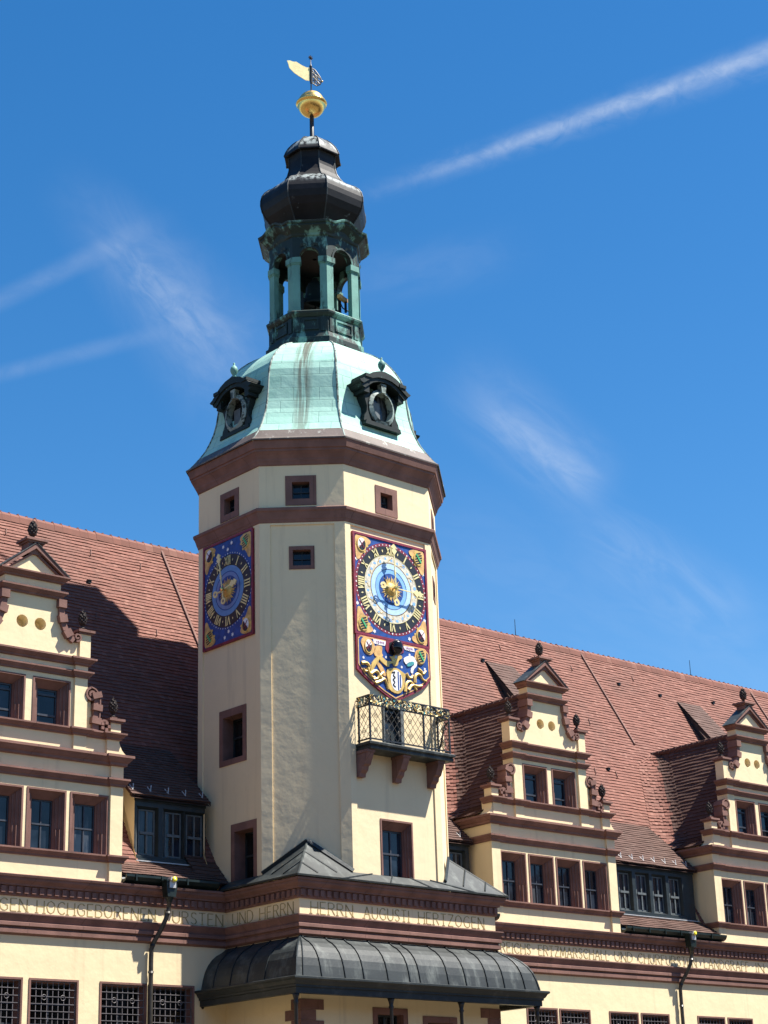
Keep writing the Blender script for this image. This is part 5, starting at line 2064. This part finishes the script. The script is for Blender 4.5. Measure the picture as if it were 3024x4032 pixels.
def make_clock(label, loc, rz, w, h, czoff, rad, rich, stars, y0=0.0):
    t = thing('tower_clock', label, 'clock', loc, rz, 'blue and gold clock faces on the tower')
    k_ = rad / 1.93
    mb = MB()
    mb.box(-w / 2, w / 2, y0 - .04, y0 + .05, -h / 2, h / 2)
    mb.build('panel', 'blue', t)
    mb = MB()
    fw = .085
    for a, b, c, d in ((-w / 2 - .01, w / 2 + .01, h / 2 - fw, h / 2 + .01), (-w / 2 - .01, w / 2 + .01, -h / 2 - .01, -h / 2 + fw), (-w / 2 - .01, -w / 2 + fw, -h / 2 + fw, h / 2 - fw), (w / 2 - fw, w / 2 + .01, -h / 2 + fw, h / 2 - fw)):
        mb.box(a, b, y0 - .075, y0 + .05, c, d)
    mb.build('border', 'crimson', t)
    cz = czoff
    Y = y0 - .04
    # dial rings
    if rich:
        R_ = [('black', 1.42, 1.80), ('cream_paint', 1.12, 1.42), ('gilt', 1.075, 1.12), ('sky1', .84, 1.075), ('sky2', .655, .84), ('blue', 0, .655)]
        thin = [('black', 1.085, 1.10), ('black', .835, .85), ('gilt_pale', 1.41, 1.43)]
    else:
        R_ = [('black', 1.24, 1.80), ('sky3', .97, 1.24), ('blue', .92, .97), ('sky4', .74, .92), ('blue', 0, .74)]
        thin = []
    mats = sorted({q[0] for q in R_ + thin}) + ['crimson']
    mb = MB()
    mb.m = mats.index('crimson')
    mb.annulus(0, cz, (1.78 if rich else 1.76) * k_, (1.93 if rich else 1.80) * k_, Y - .004)
    for j, (m, a, b) in enumerate(R_):
        mb.m = mats.index(m)
        mb.annulus(0, cz, a * k_, b * k_, Y - .010 - .003 * (j % 2))
    for m, a, b in thin:
        mb.m = mats.index(m)
        mb.annulus(0, cz, a * k_, b * k_, Y - .018)
    mb.build('dial', mats, t)
    mb = MB()
    for i in range(60):
        a = 2 * pi * i / 60
        r = 1.86 * k_
        s = (.034 if i % 5 else .05) * k_
        mb.flat([(r * sin(a) + s * sin(q) * .8, cz + r * cos(a) + s * cos(q)) for q in (0, pi / 2, pi, 3 * pi / 2)], Y - .012)
    mb.m = 1
    for i in range(12):
        a = 2 * pi * (i + .5) / 12
        r = (1.61 if rich else 1.52) * k_
        s = .075 * k_
        f = lambda u, v: (r * sin(a) + u * cos(a) + v * sin(a), cz + r * cos(a) - u * sin(a) + v * cos(a))
        mb.flat([f(0, s), f(s * .45, 0), f(0, -s), f(-s * .45, 0)], Y - .020)
    if rich:
        # the zodiac band: gilt outlines and small blue clouds
        mb.m = 2
        rnd_ = random.Random(4)
        for i in range(24):
            a = 2 * pi * (i + .2) / 24
            r = rnd_.uniform(1.2, 1.34) * k_
            c = (r * sin(a), cz + r * cos(a))
            mb.flat(oval(c[0], c[1], rnd_.uniform(.05, .09), rnd_.uniform(.04, .08), 8), Y - .016)
        mb.m = 3
        for i in range(12):
            a = 2 * pi * i / 12
            pts = [((1.15 + .05 * q + (.05 if q % 2 else 0)) * k_, a + .05 * (q - 2)) for q in range(5)]
            for (r, q), (r2, q2) in zip(pts, pts[1:]):
                mb.bar((r * sin(q), Y - .018, cz + r * cos(q)), (r2 * sin(q2), Y - .018, cz + r2 * cos(q2)), .022, .006)
    mb.build('minute_marks', ['white', 'gilt_pale', 'sky2', 'gilt'], t)
    for i, txt in enumerate(ROM):
        mb = MB()
        numeral(mb, txt, 0, cz, (1.45 if rich else 1.30) * k_, (1.77 if rich else 1.73) * k_, 2 * pi * i / 12, Y - .02, .045 * k_ + .012)
        mb.build('numeral', 'gilt_pale', t)
    # sun with wavy rays
    mb = MB()
    rs = (.60 if rich else .70) * k_
    for i in range(32):
        a = 2 * pi * i / 32
        long = i % 2 == 0
        r1 = rs * (1.0 if long else .82)
        wv = .05 if i % 4 == 0 else -.03
        q0 = .055
        P = lambda r, da: (r * sin(a + da), Y - .03, cz + r * cos(a + da))
        rb = rs * .42
        mb.face([P(rb, -q0 * 2), P(rb, q0 * 2), P(rs * .72, q0 + wv), P(r1, wv * .3), P(rs * .72, -q0 + wv)])
    mb.lathe([(0, .10), (rs * .22, .085), (rs * .40, .045), (rs * .46, .0)], 20)
    n0 = len(mb.v) - 80
    for q in range(n0, len(mb.v)):
        p = mb.v[q]
        mb.v[q] = (p[0], Y - .028 - p[2], cz + p[1])
    mb.build('sun_face', 'gilt', t)
    # hands, well proud of the dial
    yh = y0 - .34
    def hand(a, r_tip, r_tail, orn, orn_tail, yy):
        m_ = MB()
        d = lambda r, u=0: (r * sin(a) + u * cos(a), yy, cz + r * cos(a) - u * sin(a))
        m_.bar(d(-r_tail), d(r_tip), .045, .03)
        for r, w_, l_ in orn:
            pl = [d(r - l_), d(r - l_ * .2, w_), d(r + l_ * .15, w_ * .45), d(r + l_ * .45, w_ * .9), d(r + l_), d(r + l_ * .45, -w_ * .9), d(r + l_ * .15, -w_ * .45), d(r - l_ * .2, -w_)]
            m_.face([(x, yy - .02, z) for x, _, z in pl])
            m_.face([(x, yy + .02, z) for x, _, z in pl])
        m_.annulus(*(d(-orn_tail)[0], d(-orn_tail)[2]), .07, .14, yy - .02, 14)
        m_.annulus(*(d(-orn_tail)[0], d(-orn_tail)[2]), .07, .14, yy + .02, 14)
        return m_
    hand(R(-2 if rich else -9), 1.72 * k_, .55 * k_, [(1.60 * k_, .15, .24), (.62 * k_, .05, .12)], .62 * k_, yh).build('minute_hand', 'gilt_pale', t)
    hand(R(91 if rich else 80), (1.42 if rich else .9) * k_, .5 * k_, [((1.25 if rich else .78) * k_, .16, .24)], .62 * k_, yh + .06).build('hour_hand', 'gilt_pale', t)
    mb = MB()
    mb.lathe([(.035, 0), (.035, .34), (.085, .34), (.08, .40), (.0, .42)], 12)
    mb.xf(lambda p: (p.x, y0 - p.z + .02, cz + p.y))
    mb.build('hand_axle', 'gold', t)
    # arms in the corners
    hw, hh = w / 2 - .1, h / 2 - .1
    for sx_, sz_ in ((-1, 1), (1, 1), (-1, -1), (1, -1)):
        m_ = MB()
        swords = sx_ * sz_ < 0
        ct = [(hw, hh), (hw - .25, hh - .02), (hw - .55, hh + .0), (hw - .86, hh - .12), (hw - .80, hh - .28), (hw - .62, hh - .36), (hw - .55, hh - .62), (hw - .34, hh - .78), (hw - .22, hh - 1.02), (hw - .05, hh - 1.02), (hw - .02, hh - .6)]
        if not rich:
            ct = [(hw - (hw - a) * .85, hh - (hh - b) * 1.05) for a, b in ct]
        m_.m = 5
        m_.ext([(sx_ * a, sz_ * b) for a, b in blob(ct, 2)], Y - .022, Y)
        m_.m = 0
        for q in range(6):
            a_ = q * pi / 3
            m_.flat(oval(sx_ * (hw - .36 + .28 * cos(a_)), sz_ * (hh - .38 + .30 * sin(a_)), .07, .06, 8), Y - .026)
        if swords:
            arms_swords(m_, sx_ * (hw - .34), sz_ * (hh - .36), .20, .26, Y - .022, .7 if sx_ < 0 else -.7)
        else:
            arms_bars(m_, sx_ * (hw - .34), sz_ * (hh - .36), .21, .27, Y - .022, .9 if sx_ < 0 else .9)
        m_.build('coat_of_arms', ARMS, t)
    mb = MB()
    for sx2, sz2 in stars:
        star(mb, sx2, sz2, .095, Y - .012)
    mb.build('stars', 'white', t)
    return t


make_clock('large ornate clock face on the sunlit front of the tower, above the painted shield', (2.335, 0.0, 24.02), 0, 3.93, 4.18, .04, 1.90, True,
           [(-1.80, .98), (1.76, 1.0), (-1.80, -.85), (1.76, -.95), (-.95, -1.85), (.9, -1.85)], .03)
make_clock('narrower clock face in shade on the left side of the tower', (FA.x, FA.w(1.985, 0, 0).y, 24.22), FA.a, 3.25, 4.36, -.02, 1.60, False,
           [(-.30, 1.88), (.25, 1.92), (0, 1.70), (-.2, -1.92), (.3, -1.9), (.05, -1.72)], .03)

# ------------------------------------------------------------------ painted shield with the coat of arms
PG = {
    'outline': [(0.41, 21.91), (4.29, 21.91), (4.30, 20.65), (3.95, 20.29), (3.4, 19.97), (2.87, 19.72), (2.36, 19.45), (1.82, 19.70), (1.27, 19.96), (0.73, 20.28), (0.41, 20.51)],
    'inner': [(0.5, 21.72), (0.62, 21.85), (4.0, 21.85), (4.18, 21.70), (4.21, 20.75), (3.76, 20.36), (3.28, 20.06), (2.75, 19.81), (2.36, 19.62), (1.82, 19.82), (1.3, 20.08), (0.81, 20.36), (0.5, 20.71)],
    'arch': [(1.94, 21.90), (2.85, 21.90), (2.86, 21.54), (2.56, 21.39), (2.01, 21.38), (1.89, 21.53)],
    'niche': [(2.1, 21.88), (2.66, 21.88), (2.64, 21.58), (2.46, 21.43), (2.13, 21.29), (2.07, 21.56)],
    'banL': [(1.27, 21.83), (1.95, 21.84), (1.88, 21.65), (1.59, 21.64), (1.29, 21.66)],
    'banR': [(2.84, 21.81), (3.42, 21.83), (3.46, 21.66), (3.31, 21.65), (2.94, 21.67)],
    'cartL': [(0.76, 21.84), (0.94, 21.84), (1.12, 21.8), (1.28, 21.67), (1.38, 21.47), (1.27, 21.27), (1.09, 21.12), (0.81, 21.18), (0.67, 21.5), (0.6, 21.63)],
    'cartR': [(3.87, 21.84), (4.08, 21.76), (4.06, 21.53), (3.91, 21.21), (3.65, 21.14), (3.42, 21.39), (3.49, 21.7), (3.66, 21.81)],
    'mane': [(1.41, 21.53), (1.69, 21.56), (1.71, 21.46), (1.67, 21.3), (1.75, 21.19), (1.52, 21.1), (1.32, 21.16), (1.35, 21.4)],
    'leg': [(1.52, 21.2), (1.31, 20.98), (1.18, 20.82), (1.17, 20.63), (1.04, 20.43), (1.19, 20.43), (1.33, 20.75), (1.56, 21.01)],
    'arm': [(1.55, 21.16), (1.7, 21.15), (1.87, 21.02), (2.13, 21.08), (2.2, 21.01), (2.0, 20.96), (1.97, 20.81), (1.79, 20.88), (1.56, 21.01)],
    'hind': [(1.38, 20.94), (1.56, 20.93), (1.76, 20.72), (1.85, 20.48), (1.72, 20.46), (1.53, 20.72)],
    'ribbon': [(2.81, 21.25), (2.97, 21.39), (3.24, 21.48), (3.45, 21.43), (3.56, 21.29), (3.54, 21.09), (3.35, 20.93), (3.31, 20.73), (3.18, 20.79), (3.23, 20.98), (3.42, 21.13), (3.33, 21.25), (3.07, 21.17), (2.97, 21.05)],
    'teal': [(2.99, 21.09), (3.28, 21.26), (3.44, 21.21), (3.3, 21.08), (3.03, 20.98)],
    'city': [(1.94, 20.73), (2.27, 20.82), (2.46, 20.83), (2.68, 20.75), (2.91, 20.65), (2.85, 20.4), (2.78, 20.05), (2.54, 19.8), (2.18, 19.82), (1.96, 19.97), (1.97, 20.26), (1.88, 20.54)],
    'crown': [(2.09, 21.27), (2.22, 21.25), (2.4, 21.42), (2.5, 21.32), (2.71, 21.41), (2.77, 21.28), (2.55, 21.18), (2.51, 20.94), (2.28, 20.88), (2.23, 21.09)],
}
CURL = [[(0.62, 20.75), (0.87, 20.81), (1.05, 20.69), (0.96, 20.5), (0.79, 20.45), (0.71, 20.55)], [(1.09, 20.4), (1.34, 20.58), (1.52, 20.47), (1.46, 20.26), (1.23, 20.21)], [(1.3, 20.06), (1.56, 20.16), (1.79, 20.33), (1.89, 20.15), (1.95, 19.91)],
        [(3.4, 20.4), (3.4, 20.62), (3.52, 20.78), (3.73, 20.76), (3.8, 20.59), (4.04, 20.54)], [(2.86, 19.95), (2.89, 20.21), (3.01, 20.38), (3.22, 20.4), (3.34, 20.22), (3.49, 20.1)], [(3.58, 20.97), (3.77, 20.92), (3.84, 20.79), (4.01, 20.96)], [(0.9, 20.62), (0.98, 20.42), (1.16, 20.25), (1.3, 20.3)], [(2.95, 20.7), (3.05, 20.55), (3.22, 20.55), (3.3, 20.68)], [(1.64, 20.31), (1.54, 20.39), (1.75, 20.56)], [(3.04, 20.05), (3.24, 20.3), (3.52, 20.26), (3.79, 20.33)]]
SO = (2.36, 0, 20.7)
sh = thing('painted_shield', 'blue painted shield with lion and city arms between clock and balcony', 'coat of arms', SO)
ys = .03
mb = MB()
mb.ext(PG['outline'], ys - .07, ys + .05)
mb.build('border', 'crimson', sh, off=SO)
mb = MB()
mb.flat(PG['inner'], ys - .074)
mb.build('field', 'blue', sh, off=SO)
mb = MB()
mb.ext(PG['arch'], ys - .10, ys - .07)
for a, b in zip(PG['inner'], PG['inner'][1:] + PG['inner'][:1]):
    mb.m = 1
    mb.bar((a[0], ys - .08, a[1]), (b[0], ys - .08, b[1]), .045, .012)
mb.m = 2
mb.flat(blob(PG['niche'], 1), ys - .104)
mb.build('niche', ['crimson', 'ochre', 'black'], sh, off=SO)
mb = MB()
mb.lathe([(.0, -.32)] + [(.25 * sin(q), -.32 * cos(q)) for q in [pi * k_ / 12 for k_ in range(1, 12)]] + [(.0, .32)], 18)
mb.xf(lambda p: (2.38 + p.x, ys - .22 + p.y, 21.64 + p.z))
mb.build('moon_ball', 'ball_black', sh, True, off=SO)
for k_, txt, a, b in (('banL', '1599', 1.42, 1.82), ('banR', '1909', 2.98, 3.34)):
    mb = MB()
    mb.ext(PG[k_], ys - .09, ys - .07)
    mb.m = 1
    word(mb, txt, a, b, 21.69, .10, ys - .096, .018)
    mb.build('date_banner', ['white', 'pink'], sh, off=SO)
mb = MB()
mb.m = 5
mb.ext(blob(PG['cartL'], 2), ys - .10, ys - .07)
arms_swords(mb, .99, 21.50, .16, .25, ys - .10, .3)
mb.build('coat_of_arms', ARMS, sh, off=SO)
mb = MB()
mb.m = 5
mb.ext(blob(PG['cartR'], 2), ys - .10, ys - .07)
arms_bars(mb, 3.77, 21.52, .19, .27, ys - .10, .9)
mb.build('coat_of_arms', ARMS, sh, off=SO)
mb = MB()
mb.m = 1
big = lambda p: [(1.58 + (x - 1.58) * 1.16, 21.0 + (z - 21.0) * 1.1) for x, z in p]
for k_ in ('mane', 'hind'):
    mb.ext(blob(big(PG[k_]), 1), ys - .10, ys - .07)
mb.m = 0
for k_ in ('leg', 'arm'):
    mb.ext(blob(big(PG[k_]), 1), ys - .115, ys - .07)
mb.build('lion', ['gilt', 'ochre'], sh, off=SO)
mb = MB()
mb.ext(blob(PG['ribbon'], 1), ys - .10, ys - .07)
mb.m = 1
mb.flat(blob(PG['teal'], 1), ys - .104)
mb.build('ribbon', ['white', 'teal'], sh, off=SO)
mb = MB()
mb.ext(blob(PG['city'], 1), ys - .12, ys - .07)
mb.ext(blob(PG['crown'], 1), ys - .12, ys - .07)
mb.m = 1
mb.flat(oval(2.40, 20.33, .30, .42, 24), ys - .124)
mb.m = 2
lp = [(2.19, 20.61), (2.34, 20.66), (2.25, 20.5), (2.36, 20.44), (2.23, 20.34), (2.33, 20.24), (2.23, 20.13), (2.36, 20.05)]
for a, b in zip(lp, lp[1:]):
    mb.bar((a[0] - .02, ys - .13, a[1]), (b[0] - .02, ys - .13, b[1]), .05, .01)
mb.m = 3
for x in (2.49, 2.60):
    hh = .42 * math.sqrt(1 - ((x + .03 - 2.40) / .30) ** 2) * .95
    mb.box(x - .024, x + .03, ys - .134, ys - .125, 20.33 - hh, 20.33 + hh)
mb.m = 4
mb.flat(oval(2.41, 21.30, .07, .09, 10), ys - .124)
mb.build('city_arms', ['gilt', 'white', 'black', 'blue', 'sky1'], sh, off=SO)
for side in (0, 1):
    mb = MB()
    for c in CURL:
        if (c[0][0] > 2.36) != bool(side):
            continue
        c2 = c
        for _ in range(2):
            q = [c2[0]]
            for (a, b), (d, e) in zip(c2, c2[1:]):
                q += [(a * .75 + d * .25, b * .75 + e * .25), (a * .25 + d * .75, b * .25 + e * .75)]
            c2 = q + [c2[-1]]
        mb.tube([(x, ys - .085, z) for x, z in c2], [.085 - .045 * i / len(c2) for i in range(len(c2))], 6)
    mb.build('scrollwork', 'gilt', sh, off=SO)
mb = MB()
for x, z in ((3.18, 21.50), (2.74, 20.93), (1.93, 21.2), (.75, 21.0), (3.98, 21.05)):
    star(mb, x, z, .07, ys - .08)
mb.build('stars', 'white', sh, off=SO)

# ------------------------------------------------------------------ bell, ball and weather vane
bell = thing('bell', 'dark bronze bell hanging inside the open lantern', 'bell', (2.3, 4.25, 37.6))
mb = MB()
mb.lathe([(.0, 39.55), (.12, 39.55), (.16, 39.4), (.30, 39.3), (.38, 39.1), (.42, 38.8), (.50, 38.5), (.64, 38.25), (.70, 38.12), (.66, 38.10), (.0, 38.6)], 20, (2.3, 4.25))
mb.build('bell_body', 'copper_dark', bell, True, off=(2.3, 4.25, 37.6))
mb = MB()
mb.lathe([(.04, 38.6), (.04, 38.0), (.10, 37.92), (.13, 37.8), (.10, 37.68), (.0, 37.62)], 10, (2.3, 4.25))
mb.build('clapper', 'iron', bell, True, off=(2.3, 4.25, 37.6))
hm = thing('bell_hammer', 'pale wooden hammer beam beside the bell in the right arch of the lantern', 'bell hammer', (2.75, 3.0, 37.7))
mb = MB()
mb.bar((2.45, 2.85, 38.20), (3.05, 3.05, 38.20), .17)
mb.build('beam', 'ochre', hm, off=(2.75, 3.0, 37.7))
mb = MB()
mb.bar((2.95, 2.98, 38.3), (2.95, 2.98, 37.6), .08)
mb.tube([(2.95, 2.98, 37.72), (2.75, 2.95, 37.75), (2.62, 2.92, 37.9)], .03, 6)
mb.tube([(2.95, 2.98, 37.72), (3.2, 3.03, 37.75)], .03, 6)
mb.build('hammer_arm', 'iron', hm, off=(2.75, 3.0, 37.7))

VO = (2.3, 4.25, 46.5)
vane = thing('weather_vane', 'gilded ball and flag weather vane on the very top of the tower', 'weather vane', VO)
mb = MB()
mb.lathe([(.16, 46.46), (.13, 46.55), (.105, 46.65), (.10, 47.95), (.05, 48.0), (.05, 49.0), (.032, 49.1), (.028, 49.55), (.05, 49.6), (.05, 49.66), (.055, 49.7), (.055, 50.45), (.075, 50.5), (.05, 50.56), (.022, 50.62), (.018, 50.85)], 10, (2.3, 4.25))
mb.build('pole', 'iron', vane, True, off=VO)
mb = MB()
zc, r = 48.47, .64
prof = [(.0, zc - r)] + [(r * sin(q), zc - r * cos(q)) for q in [pi * k_ / 18 for k_ in range(1, 9)]]
prof += [(.64, zc - .06), (.70, zc - .03), (.725, zc + .02), (.70, zc + .07), (.635, zc + .09)]
prof += [(r * .98 * sin(q), zc - r * cos(q)) for q in [pi * k_ / 18 for k_ in range(11, 18)]] + [(.0, zc + r)]
mb.lathe(prof, 32, (2.3, 4.25))
mb.build('ball', 'gold', vane, True, off=VO)
va = R(160)
vd = Vector((cos(va), sin(va)))
V = lambda s, z, o=0.0: (2.3 + vd.x * s - vd.y * o, 4.25 + vd.y * s + vd.x * o, z)
fl = [(.06, 49.72), (.25, 49.70), (.55, 49.84), (.82, 49.98), (1.05, 50.20), (1.10, 50.42), (1.16, 50.56), (1.02, 50.60), (.86, 50.57), (.7, 50.60), (.45, 50.47), (.2, 50.40), (.06, 50.43)]
mb = MB()
mb.face([V(s, z, .012) for s, z in fl])
mb.face([V(s, z, -.012) for s, z in fl])
for (a, b), (c, d) in zip(fl, fl[1:] + fl[:1]):
    mb.face([V(a, b, .012), V(a, b, -.012), V(c, d, -.012), V(c, d, .012)])
mb.build('flag', 'gilt_pale', vane, off=VO)
mb = MB()
orn = [(-.06, 50.42), (-.2, 50.36), (-.34, 50.18), (-.46, 50.0), (-.52, 49.82), (-.44, 49.62), (-.28, 49.52), (-.06, 49.62)]
for (a, b), (c, d) in zip(orn, orn[1:] + orn[:1]):
    mb.bar(V(a, b), V(c, d), .045)
for (a, b), (c, d) in (((-.06, 50.2), (-.46, 49.95)), ((-.06, 49.95), (-.5, 49.8)), ((-.2, 50.36), (-.16, 49.56)), ((-.34, 50.18), (-.3, 49.52)), ((-.06, 49.75), (-.42, 50.05)), ((-.1, 50.0), (-.42, 49.66)), ((-.06, 50.35), (-.3, 49.9))):
    mb.bar(V(a, b), V(c, d), .04)
for s, z, q in ((-.22, 50.06, .10), (-.32, 49.76, .11), (-.14, 49.72, .07)):
    mb.tube([V(s + q * cos(i * pi / 6), z + q * sin(i * pi / 6)) for i in range(13)], .022, 5)
mb.build('openwork', 'iron', vane, off=VO)
mb = MB()
mb.lathe([(.0, -.05), (.035, -.035), (.05, 0), (.035, .035), (.0, .05)], 10)
mb.xf(lambda p: Vector(V(-.55, 49.82)) + p)
mb.build('counterweight', 'gold', vane, True, off=VO)
mb = MB()
for k_ in range(4):
    a = k_ * pi / 4
    mb.bar(V(.11 * cos(a), 50.97 + .13 * sin(a)), V(-.11 * cos(a), 50.97 - .13 * sin(a)), .03)
mb.lathe([(.0, 50.9), (.05, 50.93), (.06, 50.97), (.05, 51.01), (.0, 51.04)], 8, (2.3, 4.25))
mb.build('star', 'cone', vane, off=VO)
